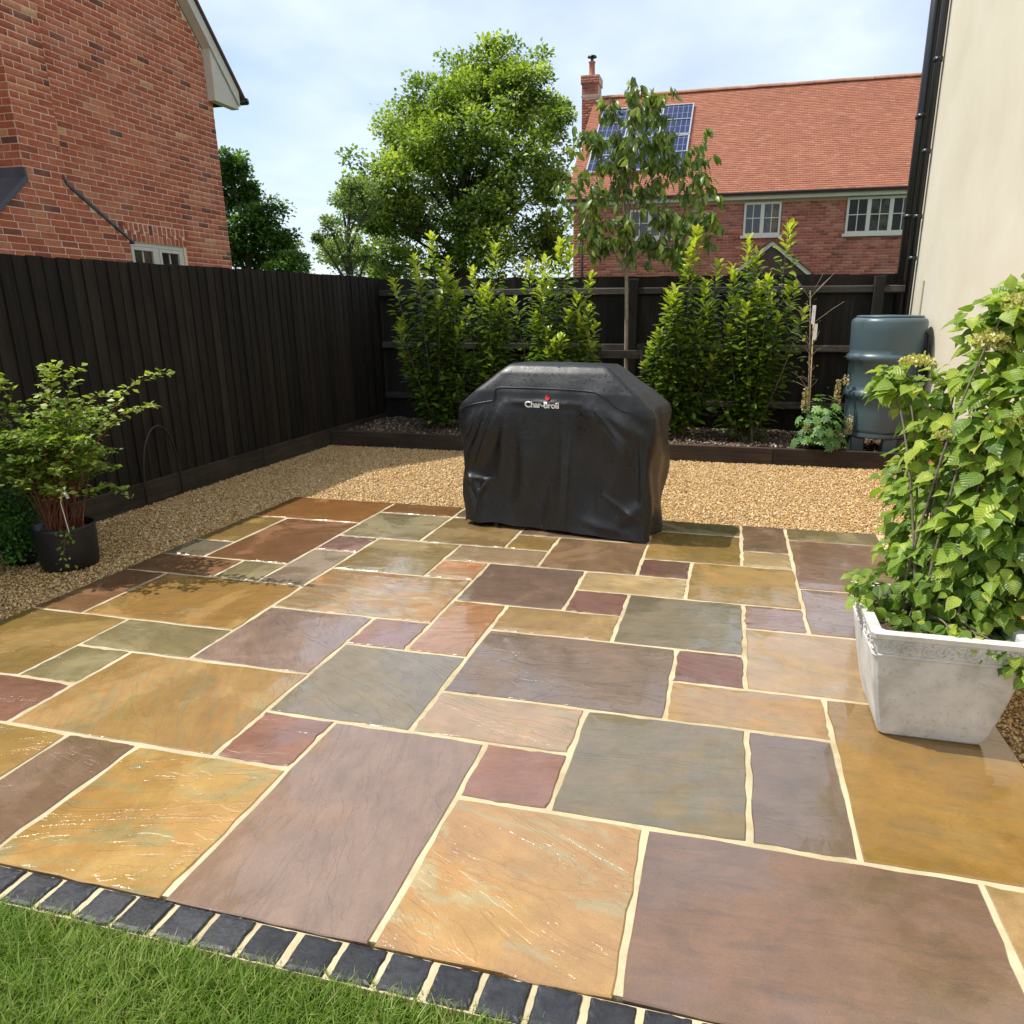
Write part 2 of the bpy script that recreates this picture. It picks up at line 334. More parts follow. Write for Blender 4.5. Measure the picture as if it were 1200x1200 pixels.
for i, (u0, v0, u1, v1, cs, vein, riven) in enumerate(SL):
    x0 = u0*G+JO if u0 > -5 else XL; x1 = u1*G-JO if u1 < 10 else XR
    y0 = v0*G-.004+JO if v0 > 0 else YF; y1 = v1*G-.004-JO if v1 < 12.5 else YB
    o = inst('slab', slab_mesh((x1-x0)/2, (y1-y0)/2, rng), patio, ((x0+x1)/2, (y0+y1)/2, rng.uniform(-.0006, .0012)), (rng.normal(0, .0012), rng.normal(0, .0012), rng.normal(0, .0012)))
    K = .74
    for j, nm in enumerate(('c1', 'c2', 'c3')):
        lc = np.array(lin(cs[j])); gr = lc @ np.array([.3, .59, .11]); sa = .86 if cs[0][0]/cs[0][2] > 1.85 else .88; cc_ = lc*sa+gr*(1-sa)
        if j: cc_ = cc_*.62 + (np.array(lin(cs[0]))*.74+.26*(np.array(lin(cs[0])) @ np.array([.3, .59, .11])))*.38
        o[nm] = [float(min(1, v*K*h_)) for v, h_ in zip(cc_, (1.01, 1.0, .90))]
    o['vein'] = float(vein); o['riven'] = float(riven); o['ang'] = float(rng.uniform(-.5, .5) + (1.1 if i in (4, 21, 15) else 0))
# blue brick edging
t = NT('blue_engineering_brick'); p = t.pos(); oi = t.rnd()
c = t.ramp(oi, [(0, (.010, .011, .0135)), (.5, (.017, .018, .022)), (1, (.030, .031, .035))])
c = t.mix(1, c, t.ramp(t.noise(p, 30, 5, .7), [(.3, (.5,)*3), (.72, (2.2,)*3)]), 'MULTIPLY')
t.set(Base_Color=c, Roughness=t.ramp(t.noise(p, 18, 4), [(.3, .35), (.7, .62)]), Normal=t.bump(t.noise(p, 90, 4), .35, .003)); M_blue = t.m
eb = MB(); eb.box(XL-.02, XR+.12, -.074, YF-.002, -.05, -.007)
edging = tag(eb.build('patio_edging', M_mortar), kind='structure')
bm_blue = [slab_mesh(.0512, .0485, rng, M_blue, .42) for _ in range(8)]
xb = XL + .05; k = 0
while xb < XR + .1:
    inst('edging_brick', bm_blue[rng.randint(8)], edging, (xb+rng.normal(0, .0012), -.0245+rng.normal(0, .0012), rng.normal(-.001, .0012)), (rng.normal(0, .006), rng.normal(0, .006), rng.normal(0, .01))); xb += .1162
# mortar haunch visible along the right-hand edge by the planter
hb = MB(); hb.box(XR, XR+.045, 2.6, YB, -.05, -.008); tag(hb.build('mortar_haunch', M_mortar), kind='structure')

# gravel base and stones
gb = MB()
for x0, x1, y0, y1 in ((-2.50, XL+.012, -.10, 6.0), (XL+.012, XR, YB-.012, 6.0), (XR, 3.70, -.10, 6.0)):
    gb.box(x0, x1, y0, y1, -.055, -.018)
tag(gb.build('gravel_bed', M_gbase), kind='structure')
def stones(N, regions, size, zf, name, mat, label, cat, keep=None):
    ar = np.array([(b-a)*(d-c) for a, b, c, d in regions]); ch = rng.choice(len(regions), N, p=ar/ar.sum())
    rg = np.array(regions)[ch]; P = np.stack([rng.uniform(rg[:, 0], rg[:, 1]), rng.uniform(rg[:, 2], rg[:, 3]), np.zeros(N)], 1)
    if keep is not None: P = P[keep(P)]; N = len(P)
    P[:, 2] = zf + rng.uniform(-.004, .007, N)
    B = np.array([(1,0,0),(0,1,0),(-1,0,0),(0,-1,0),(0,0,1),(0,0,-1)], float)
    T = np.array([(0,1,4),(1,2,4),(2,3,4),(3,0,4),(1,0,5),(2,1,5),(3,2,5),(0,3,5)])
    s = size*rng.lognormal(0, .28, N); ax = np.stack([s*rng.uniform(.8, 1.25, N), s*rng.uniform(.6, .95, N), s*rng.uniform(.4, .7, N)], 1)
    V = B[None]*ax[:, None, :]*(1+rng.uniform(-.3, .3, (N, 6, 1))) + rng.uniform(-.25, .25, (N, 6, 3))*s[:, None, None]
    a = rng.uniform(0, 6.28, N); tl = rng.normal(0, .45, (N, 2)); ca, sa = np.cos(a), np.sin(a)
    x = V[..., 0]; y = V[..., 1]; z = V[..., 2]
    z2 = z + x*tl[:, :1] + y*tl[:, 1:]
    V = np.stack([x*ca[:, None]-y*sa[:, None], x*sa[:, None]+y*ca[:, None], z2], 2) + P[:, None, :]
    F = (T[None]+6*np.arange(N)[:, None, None]).reshape(-1, 3)
    me = fmesh(name, V.reshape(-1, 3), F, mat, False, np.repeat(rng.rand(N), 6))
    return tag(obj(name, me), label, cat, kind='stuff')
t = NT('golden_gravel'); f = t.attr('var').outputs['Fac']
c = t.ramp(f, [(0, (.22, .11, .04)), (.15, (.50, .29, .10)), (.45, (.68, .45, .19)), (.75, (.78, .57, .29)), (.92, (.84, .72, .50)), (1, (.50, .40, .30))])
t.set(Base_Color=c, Roughness=.62, Specular_IOR_Level=.35); M_grav = t.m
stones(185000, [(-2.44, XL+.004, 1.0, 5.96), (XL, XR, YB-.004, 5.96), (XR+.004, 3.66, .4, 5.96)], .0065, -.012, 'gravel', M_grav, 'loose golden gravel around the patio', 'gravel',
       keep=lambda P: rng.rand(len(P)) < np.clip(1.25-.06*np.hypot(P[:, 0]-CAM[0], P[:, 1]-CAM[1]), .5, 1))

# planting bed at the back
t = NT('dark_soil'); p = t.pos()
t.set(Base_Color=t.ramp(t.noise(p, 12, 6, .65), [(.3, (.05, .032, .02)), (.7, (.15, .10, .065))]), Roughness=.95, Normal=t.bump(t.noise(p, 45, 5), .9, .03)); M_soil = t.m
nx, ny = 90, 22; xs = np.linspace(-2.44, 3.66, nx); ys = np.linspace(6.0, 7.40, ny); Xg, Yg = np.meshgrid(xs, ys, indexing='ij')
Zg = .10 + .018*np.sin(Xg*7+1)*np.cos(Yg*9) + .012*rng.normal(0, 1, Xg.shape)
ii = np.arange(nx*ny).reshape(nx, ny); F = np.stack([ii[:-1, :-1], ii[1:, :-1], ii[1:, 1:], ii[:-1, 1:]], -1).reshape(-1, 4)
tag(obj('planting_bed', fmesh('planting_bed', np.stack([Xg, Yg, Zg], -1).reshape(-1, 3), F, M_soil, True)), kind='structure')
t = NT('mulch_pebbles'); f = t.attr('var').outputs['Fac']
t.set(Base_Color=t.ramp(f, [(0, (.05, .03, .02)), (.55, (.15, .10, .065)), (.85, (.32, .25, .18)), (1, (.55, .48, .38))]), Roughness=.8); M_mulch = t.m
stones(5200, [(-2.42, 3.6, 6.02, 7.3)], .013, .118, 'mulch', M_mulch, 'pebbles and bark scattered on the planting bed soil', 'mulch')

# ================================================================== TIMBER
def woodmat(name, a, b, axis='z', rough=.75):
    t = NT(name); co = t.coord('Object'); oi = t.n('ShaderNodeObjectInfo').outputs['Random']
    cx = t.n('ShaderNodeCombineXYZ'); t.l(t.math('MULTIPLY', oi, 53.0), cx.inputs[0]); t.l(t.math('MULTIPLY', oi, 17.0), cx.inputs[2])
    ad = t.n('ShaderNodeVectorMath', operation='ADD'); t.l(co, ad.inputs[0]); t.l(cx.outputs[0], ad.inputs[1])
    mu = t.n('ShaderNodeVectorMath', operation='MULTIPLY'); t.l(ad.outputs[0], mu.inputs[0]); mu.inputs[1].default_value = {'z': (30, 30, 1.6), 'x': (1.6, 30, 30), 'y': (30, 1.6, 30)}[axis]
    n = t.noise(mu.outputs[0], 1.2, 6, .65, .8)
    c = t.ramp(n, [(.28, a), (.72, b)])
    c = t.mix(1, c, t.ramp(oi, [(0, (.6,)*3), (1, (1.5, 1.42, 1.32))]), 'MULTIPLY'); c = t.mix(1, c, t.ramp(t.noise(ad.outputs[0], 2.2, 5, .7), [(.35, (.75,)*3), (.7, (1.55, 1.5, 1.42))]), 'MULTIPLY')
    kn = t.ramp(t.noise(ad.outputs[0], 7, 3, .5), [(.66, 0), (.74, 1)]); c = t.mix(t.math('MULTIPLY', kn, .6), c, tuple(v*.4 for v in a))
    t.set(Base_Color=c, Roughness=rough, Specular_IOR_Level=.3, Normal=t.bump(n, .55, .004)); return t.m
M_fence = woodmat('black_stained_board', (.006, .005, .0045), (.020, .017, .014))
M_rail = woodmat('black_stained_rail', (.020, .018, .016), (.060, .055, .050), 'x')
M_post = woodmat('black_stained_post', (.016, .0135, .011), (.045, .038, .031))
M_sleeper = woodmat('dark_sleeper', (.020, .015, .011), (.055, .042, .032), 'x', .8)
M_sleepery = woodmat('dark_gravel_board', (.014, .012, .010), (.040, .034, .028), 'y', .8)
def board_mesh(horiz):
    """feather-edge board, 1 m tall, .122 wide; face towards +x (left fence) or its back towards -y"""
    V = []; nz = 5
    for k in range(nz+1):
        z = k/nz; d = random.uniform(-.0012, .0012)
        V += [(0, -.061+d, z), (.013, -.061+d, z), (.005, .061+d, z), (0, .061+d, z)]
    F = [(0,3,2,1), tuple(4*nz+i for i in range(4))]
    for k in range(nz):
        for i in range(4): F.append((4*k+i, 4*k+(i+1) % 4, 4*k+4+(i+1) % 4, 4*k+4+i))
    if horiz: V = [(y, x, z) for x, y, z in V]; F = [f[::-1] for f in F]
    return pmesh('board', V, F, M_fence)
bl = [board_mesh(False) for _ in range(5)]; bh = [board_mesh(True) for _ in range(5)]
fl = thing('wooden_fence', (-2.46, 3.7, 0), 'tall black close-board fence running along the left side of the gravel', 'fence')
yy = -.6; k = 0
while yy < 7.44:
    top = 1.771+(yy-2.5)*.0155+random.uniform(-.004, .004); z0 = .165
    inst('board', bl[k % 5], fl, (-2.462+(.0035 if k % 2 else 0), yy, z0), (random.gauss(0, .003), R(.3), R(2.2)+random.gauss(0, .006)), (1, 1, top-z0)); yy += .1005; k += 1
for a in (-.65, 2.05, 4.75):
    MB().box(-2.478, -2.435, a, min(a+2.69, 7.42), -.05, .172).build('gravel_board', M_sleepery, fl, bevel=.004, origin=(-2.45, a, 0))
for z in (.4, 1.05, 1.62): MB().box(-2.545, -2.485, -.65, 7.42, z-.035, z+.035).build('rail', M_sleepery, fl, origin=(-2.5, 3, z))
for y in (.7, 3.4, 6.1): MB().box(-2.60, -2.50, y-.05, y+.05, -.05, 1.78).build('post', M_post, fl, bevel=.005, origin=(-2.55, y, 0))
fb = thing('wooden_fence', (.6, 7.42, 0), 'tall black fence behind the laurels with its rails and posts showing', 'fence')
xx = -2.42; k = 0
while xx < 3.62:
    top = 1.832-.0035*(xx+2.4)+random.uniform(-.004, .004)
    inst('board', bh[k % 5], fb, (xx, 7.425+(.0035 if k % 2 else 0), .10), (0, random.gauss(0, .002), R(2.2)+random.gauss(0, .006)), (1, 1, top-.10)); xx += .1005; k += 1
px_ = (-1.86, .755, 3.365)
for x in px_: MB().box(x-.05, x+.05, 7.305, 7.405, -.05, 1.79).build('post', M_post, fb, bevel=.005, origin=(x, 7.35, .8))
ends = [(-2.44, px_[0]-.05), (px_[0]+.05, px_[1]-.05), (px_[1]+.05, px_[2]-.05), (px_[2]+.05, 3.66)]
for z in (1.655, 1.03, .395):
    for a, b in ends:
        m = MB().prism([(7.345, z-.03), (7.418, z-.045), (7.418, z+.045), (7.352, z+.035)], 'x', a+.002, b-.002)
        m.build('rail', M_rail, fb, bevel=.004, origin=((a+b)/2, 7.38, z))
te = thing('timber_edging', (.6, 5.97, 0), 'low dark timber edging board holding back the planting bed', 'edging')
for a, b in ((-2.43, -.05), (-.046, 2.34), (2.344, 3.66)):
    MB().box(a, b, 5.95, 6.0, -.06, .155).build('sleeper', M_sleeper, te, bevel=.006, origin=((a+b)/2, 5.97, .05))

# ================================================================== HOUSES
BC = [(0, (.12, .050, .040)), (.03, (.16, .055, .040)), (.07, (.27, .072, .042)), (.35, (.33, .088, .050)), (.7, (.37, .105, .060)), (.93, (.40, .135, .080)), (.985, (.42, .16, .085)), (1, (.44, .25, .13))]
M_brick = brickmat('red_brick', 'obj', BC); M_brickv = brickmat('red_brick_joined', 'var', BC)
BC2 = [(0, (.15, .055, .042)), (.15, (.24, .072, .050)), (.6, (.31, .098, .066)), (.9, (.36, .13, .085)), (1, (.38, .17, .11))]
M_brick2 = brickmat('rear_brick_joined', 'var', BC2, .2, (1.35, 1.38, 1.35)); M_brick2o = brickmat('rear_brick', 'obj', BC2, .2, (1.35, 1.38, 1.35))
M_bmortar = simple('brick_mortar', (.80, .58, .44), .95, .12, 20, .4, 150)
M_bmortar2 = simple('rear_brick_mortar', (.58, .40, .31), .95, .15, 20, .3, 150)
M_upvc = simple('cream_frame', (.66, .62, .52), .4, .04, 3, 0)
M_fascia = simple('cream_fascia', (.62, .57, .48), .5, .08, 3, .05, 30)
M_lead = simple('lead_sheet', (.085, .095, .115), .55, .25, 5, .3, 25)
M_gutter = simple('black_gutter', (.015, .015, .017), .35, .1, 5, 0)
t = NT('window_glass'); t.set(Base_Color=(.012, .015, .02), Roughness=.04, Specular_IOR_Level=.8); M_glass = t.m
t = NT('curtain_glass'); t.set(Base_Color=t.ramp(t.noise(t.pos(), 3, 3), [(.4, (.015, .018, .02)), (.6, (.10, .085, .06))]), Roughness=.05, Specular_IOR_Level=.7); M_glass2 = t.m
def unit_brick(name, mat, ax):
    """unit brick (1 long x 1 tall, proud face towards ax) with chamfered face"""
    c = .03; d = .0065
    V = [(-.5,-.5,-d),(.5,-.5,-d),(.5,.5,-d),(-.5,.5,-d),(-.5,-.5,.6*d),(.5,-.5,.6*d),(.5,.5,.6*d),(-.5,.5,.6*d),(-.5+c*.4,-.5+c,d),(.5-c*.4,-.5+c,d),(.5-c*.4,.5-c,d),(-.5+c*.4,.5-c,d)]
    F = [(0,1,5,4),(1,2,6,5),(2,3,7,6),(3,0,4,7),(4,5,9,8),(5,6,10,9),(6,7,11,10),(7,4,8,11),(8,9,10,11)]
    if ax == 'x': V = [(w_, u, v) for u, v, w_ in V]           # face +x : length along y
    else: V = [(u, -w_, v) for u, v, w_ in V]                   # face -y : length along x
    return V, F, pmesh(name, V, F, mat)
BX = unit_brick('brick', M_brick, 'x'); BY = unit_brick('brick', M_brick, 'y')
def courses(z0, z1, ya, yb, seed=0):
    """list of (a, b, zc) brick spans; ya/yb functions of z giving the free extents"""
    out = []; k = int(math.floor(z0/.075))
    while (k+1)*.075 <= z1+1e-6:
        zc = (k+.5)*.075; lo, hi = ya(zc), yb(zc); s = lo-((k % 2)*.1125 + .0) if hi-lo > .4 else lo-((k % 2)*.1125)
        a = s
        while a < hi:
            p, q = max(a, lo), min(a+.215, hi)
            if q-p > .035: out.append((p, q, zc))
            a += .225
        k += 1
    return out
XM, XB = -6.20, -5.85; YE = 9.62
bh1 = thing('brick_house', (XM, 7.6, 0), 'red brick gable house with chimney breast behind the left fence', 'house')
wallm = MB()
rl = lambda y: 5.02+(YE+.10-y)*1.19             # underside of the verge on the gable
YA = 6.08; YN = 2*YA-YE
wallm.prism([(YN, -.05), (7.50, -.05), (7.50, rl(7.50)), (YA, rl(YA)), (YN, rl(YE))], 'x', XM-.30, XM)
wallm.prism([(8.56, -.05), (YE, -.05), (YE, rl(YE)), (8.56, rl(8.56))], 'x', XM-.30, XM)
wallm.prism([(7.50, 2.375), (8.56, 2.375), (8.56, rl(8.56)), (7.50, rl(7.50))], 'x', XM-.30, XM)
wallm.prism([(7.50, -.05), (8.56, -.05), (8.56, 1.25), (7.50, 1.25)], 'x', XM-.30, XM)
wall = wallm.build('wall', M_bmortar, bh1)
brst = MB(); brst.prism([(4.6, -.05), (7.16, -.05), (7.16, 2.36), (6.345, 2.88), (6.345, 8.9), (5.825, 8.9), (5.825, 2.88), (4.9, 2.02), (4.6, 1.75)], 'x', XM+.001, XB)
breast = brst.build('chimney_breast', M_bmortar, bh1)
W0, W1, WT = 7.50, 8.56, 2.375                  # window in the gable wall
bl_main = []
def inwin(p, q, z): return z < WT+.255 and q > W0-.02 and p < W1+.02
for (p, q, z) in courses(1.5, 7.4, lambda z: max(4.0, YN-.10+(z+.04-5.02)/1.19), lambda z: min(YE, YE+.10-(z+.04-5.02)/1.19)):
    if z < WT+.25 and q > W0-.01 and p < W1+.045:
        if p < W0-.05: bl_main.append((p, W0-.012, z))
        if q-max(p, W1+.05) > .03: bl_main.append((max(p, W1+.05), q, z))
        continue
    # hidden behind the breast
    if z > 2.9 and p > 5.85 and q < 6.3: continue
    if z < 2.3 and p > 5.0 and q < 7.1: continue
    bl_main.append((p, q, z))
bl_br = courses(1.5, 7.4, lambda z: 5.825 if z > 2.86 else max(4.62, 5.825-(2.86-z)*1.075), lambda z: 6.345 if z > 2.86 else min(7.16, 6.345+(2.86-z)*1.57))
cand = []
for (p, q, z) in bl_main: cand.append(('m', p, q, z, math.dist((XM, (p+q)/2, z), CAM)))
for (p, q, z) in bl_br: cand.append(('b', p, q, z, math.dist((XB, (p+q)/2, z), CAM)-3))
def score(c):
    _, p, q, z, d = c; y = (p+q)/2
    zt = 1.423+(1.80-1.423)*1.42*(1 if y < 9 else 1)       # fence top seen from the camera
    vis = z > zt and z < 3.3+(y-5.3)*.52 and y > 5.35+(z < 3)*0
    return d + (0 if vis else 100)
rest = {'m': [], 'b': []}; nsep = {'m': 0, 'b': 0}; LIM = {'m': 298, 'b': 298}
for c in sorted(cand, key=score):
    kd, p, q, z, d = c; x = XM if kd == 'm' else XB; par = wall if kd == 'm' else breast
    if nsep[kd] < LIM[kd] and score(c) < 90:
        inst('brick', BX[2], par, (x+rng.normal(-.002, .0012), (p+q)/2, z+rng.normal(0, .0008)), (0, 0, 0), (1, q-p-.001, .0645)); nsep[kd] += 1
    else: rest[kd].append((x, p, q, z))
def joined_bricks(name, rows, tmpl, mat, parent, face='x'):
    V0 = np.array(tmpl[0]); F0 = np.array(tmpl[1]); n = len(rows)
    if n == 0: return
    A = np.array(rows, float); ln = A[:, 2]-A[:, 1]-.001; mid = (A[:, 1]+A[:, 2])/2
    S = np.stack([np.ones(n), ln, np.full(n, .0645)], 1) if face == 'x' else np.stack([ln, np.ones(n), np.full(n, .0645)], 1)
    T = np.stack([A[:, 0]+rng.normal(-.002, .0012, n), mid, A[:, 3]], 1) if face == 'x' else np.stack([mid, A[:, 0]+rng.normal(.001, .0012, n), A[:, 3]], 1)
    V = V0[None]*S[:, None]+T[:, None]; F = (F0[None]+len(V0)*np.arange(n)[:, None, None]).reshape(-1, 4)
    o = obj(name, fmesh(name, V.reshape(-1, 3), F, mat, False, np.repeat(rng.rand(n), len(V0))), parent); o['kind'] = 'stuff'; return o
joined_bricks('brickwork', rest['m'], BX, M_brickv, wall)
# near flank of the chimney breast: headers facing the camera
fl_rows = []
for (p, q, z) in courses(2.925, 7.4, lambda z: XM+.005, lambda z: XB-.004): fl_rows.append((5.825, p, q, z))
for r_ in fl_rows:
    if r_[3] < 5.0: inst('brick', BY[2], breast, ((r_[1]+r_[2])/2, r_[0]+.002, r_[3]), (0, 0, 0), (r_[2]-r_[1]-.001, 1, .0645))
joined_bricks('brickwork', rest['b'], BX, M_brickv, breast)
joined_bricks('flank_brickwork', [r_ for r_ in fl_rows if r_[3] >= 5.0], BY, M_brickv, breast, 'y')
# lead shoulders
m = MB(); m.prism([(7.22, 2.30), (7.22, 2.335), (6.35, 2.915), (6.30, 2.99), (6.30, 2.94), (6.345, 2.87)], 'x', XM+.002, XB+.03); m.build('lead_flashing', M_lead, bh1, bevel=.004)
m = MB(); m.prism([(4.70, 1.80), (5.79, 2.815), (5.823, 2.83), (5.823, 2.985), (5.80, 2.985), (5.795, 2.88), (5.76, 2.85), (4.66, 1.83)], 'x', XM+.002, XB+.035); m.build('lead_flashing', M_lead, bh1, bevel=.004)
# window
wd = MB(); fr = .055
def bar(m, x0, x1, y0, y1, z0, z1): m.box(x0, x1, y0, y1, z0, z1)
xw = XM-.045
win = MB(); win.box(xw-.05, xw-.02, W0, W1, 1.25, WT).build('window', M_upvc, bh1)
f1 = MB()
for a, b in ((W0+.001, W0+fr), (W1-fr, W1-.001), ((W0+W1)/2-.035, (W0+W1)/2+.035)): f1.box(xw-.019, xw+.03, a, b, 1.25, WT-fr)
f1.box(xw-.019, xw+.03, W0+.001, W1-.001, WT-fr, WT-.001); f1.build('frame', M_upvc, bpy.data.objects[ [o.name for o in bh1.children if o.name.startswith('window')][0] ], bevel=.004)
wobj = [o for o in bh1.children if o.name.startswith('window')][0]
mid = (W0+W1)/2
for a, b in ((W0+fr+.003, mid-.038), (mid+.038, W1-fr-.003)):
    s_ = MB(); s_.box(xw-.018, xw+.04, a, a+.045, 1.25, WT-fr-.004); s_.box(xw-.018, xw+.04, b-.045, b, 1.25, WT-fr-.004); s_.box(xw-.018, xw+.0398, a+.0452, b-.0452, WT-fr-.05, WT-fr-.0045)
    s_.build('casement', M_upvc, wobj, bevel=.004)
    MB().box(xw-.012, xw+.004, a+.046, b-.046, 1.25, WT-fr-.051).build('pane', M_glass2, wobj)
    g_ = MB(); c_ = (a+b)/2; g_.box(xw+.005, xw+.018, c_-.009, c_+.009, 1.25, WT-fr-.052); g_.box(xw+.005, xw+.0175, a+.047, c_-.0095, WT-.31, WT-.292); g_.box(xw+.005, xw+.0175, c_+.0095, b-.047, WT-.31, WT-.292)
    g_.build('glazing_bar', M_upvc, wobj)
# soldier arch (two courses of bricks on end, slightly splayed)
ns = 15
for i in range(ns):
    for r_ in range(2):
        yb_ = W0-.015+(W1+.04-W0)*(i+.5)/ns; sp = (i-(ns-1)/2)*.012*(1+r_)*.55
        hgt = .142 if (i+r_) % 2 else .099
        zc = WT+.003+hgt/2 if r_ == 0 else WT+.003+.243-hgt/2
        inst('arch_brick', BX[2], wall, (XM+.0015, yb_+sp, zc), (R(-90)-sp*.9, 0, 0), (1, hgt-.009, .060))
# verge, boxed eaves and roof
M_rooft = simple('dark_roof_tile', (.10, .055, .045), .8, .3, 14, .4, 40)
def up(y, o): return rl(y)+o
m = MB(); m.prism([(YE+.46, rl(YE+.46)+.02), (YE+.46, rl(YE+.46)+.24), (YA, rl(YA)+.24), (YN-.46, rl(YE+.46)+.24), (YN-.46, rl(YE+.46)+.02), (YA, rl(YA)+.02)], 'x', XM+.14, XM+.165); m.build('bargeboard', M_fascia, bh1, bevel=.003)
m = MB(); m.prism([(YE+.04, rl(YE+.04)+.02), (YE+.04, rl(YE+.04)+.05), (YA, rl(YA)+.05), (YN-.04, rl(YE+.04)+.05), (YN-.04, rl(YE+.04)+.02), (YA, rl(YA)+.02)], 'x', XM+.003, XM+.138); m.build('soffit', M_fascia, bh1)
zb = rl(YE+.46)-.02
m = MB(); m.prism([(YE-.10, zb), (YE+.455, zb), (YE+.455, rl(YE+.455)+.018), (YE-.10, rl(YE-.10)+.018)], 'x', XM+.004, XM+.136); m.build('eaves_box', M_fascia, bh1, bevel=.003)
m = MB(); m.prism([(YE+.60, rl(YE+.60)+.25), (YE+.60, rl(YE+.60)+.30), (YA, rl(YA)+.30), (YN-.6, rl(YE+.6)+.30), (YN-.6, rl(YE+.6)+.25), (YA, rl(YA)+.25)], 'x', XM-6, XM+.20); m.build('roof', M_rooft, bh1)
m = MB(); m.tube([(XM+.20, YE+.60, rl(YE+.60)+.30), (XM-6, YE+.60, rl(YE+.60)+.30)], .050, 12); m.build('gutter', M_gutter, bh1, smooth=True)
m = MB(); m.box(XM-6, XM-.301, YN, YE, -.05, rl(YE)); m.build('rear_wall', M_bmortar, bh1)

# ---- rear house
YR = 21.0; XR0, XR1 = -2.92, 11.0; EZ = 4.42
bh2 = thing('brick_house', (3, YR, 0), 'red brick house with orange tiled roof and solar panels behind the back fence', 'house')
m = MB(); m.box(XR0, XR1, YR, YR+8.4, -.05, EZ); m.prism([(YR, EZ), (YR+8.4, EZ), (YR+4.2, EZ+3.65)], 'x', XR0, XR0+.25); w2 = m.build('wall', M_bmortar2, bh2)
WN = [(-1.25, -.06, 3.50, 4.27), (1.98, 2.97, 3.50, 4.36), (4.68, 6.36, 3.48, 4.40)]
BYt = unit_brick('brick', M_brick2o, 'y'); rows = []
for (p, q, z) in courses(1.4, EZ, lambda z: XR0, lambda z: XR1):
    segs = [(p, q)]
    for a, b, c_, d_ in WN:
        if c_-.02 < z < d_+.02: segs = [s for u, v in segs for s in ((u, min(v, a-.01)), (max(u, b+.01), v)) if s[1]-s[0] > .03]
    rows += [(YR-.006, u, v, z) for u, v in segs]
joined_bricks('brickwork', rows, BYt, M_brick2, w2, 'y')
for a, b, c_, d_ in WN:
    wo_ = MB().box(a, b, YR-.012, YR+.02, c_, d_).build('window', M_upvc, bh2)
    nl = 3 if b-a > 1.4 else 2; m = MB(); yy0, yy1 = YR-.055, YR-.0125
    m.box(a, a+.055, yy0, yy1, c_, d_); m.box(b-.055, b, yy0, yy1, c_, d_); m.box(a+.056, b-.056, yy0, yy1, d_-.06, d_); m.box(a+.056, b-.056, yy0, yy1, c_, c_+.06)
    for i in range(1, nl): xc = a+(b-a)*i/nl; m.box(xc-.05, xc+.05, yy0, yy1, c_+.061, d_-.061)
    m.build('frame', M_upvc, wo_)
    for i in range(nl):
        u = a+(b-a)*i/nl+.056; v = a+(b-a)*(i+1)/nl-.056
        MB().box(u, v, YR-.022, YR-.013, c_+.062, d_-.062).build('pane', M_glass if i % 2 == 0 else M_glass2, wo_)
        g_ = MB(); xc = (u+v)/2; zc = (c_+d_)/2+.02; g_.box(xc-.011, xc+.011, YR-.034, YR-.023, c_+.062, d_-.062); g_.box(u, xc-.0115, YR-.034, YR-.0235, zc-.011, zc+.011); g_.box(xc+.0115, v, YR-.034, YR-.0235, zc-.011, zc+.011); g_.build('glazing_bar', M_upvc, wo_)
    MB().box(a-.07, b+.07, YR-.10, YR-.0555, c_-.075, c_-.003).build('sill', M_upvc, wo_)
# fascia, gutter, roof
MB().box(XR0-.18, XR1, YR-.20, YR-.17, EZ+.0, EZ+.17).build('fascia', M_fascia, bh2); MB().box(XR0-.18, XR1, YR-.169, YR+.0, EZ+.001, EZ+.03).build('soffit', M_fascia, bh2)
MB().tube([(XR0-.2, YR-.26, EZ+.145), (XR1, YR-.26, EZ+.145)], .055, 10).build('gutter', M_gutter, bh2, smooth=True)
MB().tube([(XR0+.28, YR-.07, EZ+.05), (XR0+.28, YR-.07, 0)], .036, 8).build('downpipe', M_gutter, bh2, smooth=True)
ry0, rz0, ry1, rz1 = YR-.30, EZ+.16, YR+4.2, 8.30
sl = math.atan2(rz1-rz0, ry1-ry0); SLN = math.hypot(rz1-rz0, ry1-ry0)
ud = np.array([0, math.cos(sl), math.sin(sl)]); un = np.array([0, -math.sin(sl), math.cos(sl)])
M_tilebase = simple('tile_underlay', (.16, .06, .035), .9, .2, 8, 0)
m = MB(); m.prism([(ry0, rz0-.02), (ry1, rz1-.02), (YR+8.7, EZ+.14), (YR+8.7, EZ+.10), (ry1, rz1-.08), (ry0, rz0-.06)], 'x', XR0-.2, XR1); roof = m.build('roof', M_tilebase, bh2)
t = NT('clay_roof_tile'); f = t.attr('var').outputs['Fac']; p = t.pos()
c = t.ramp(f, [(0, (.47, .170, .098)), (.3, (.51, .190, .108)), (.7, (.55, .205, .118)), (.95, (.58, .23, .135)), (1, (.60, .27, .165))])
c = t.mix(1, c, t.ramp(t.noise(p, 1.1, 5), [(.35, (.95,)*3), (.65, (1.04,)*3)]), 'MULTIPLY'); t.set(Base_Color=c, Roughness=.8); M_tile = t.m
V = []; F = []; vv = []; gauge = .100; tw = .165; r_ = 0; n0 = 0
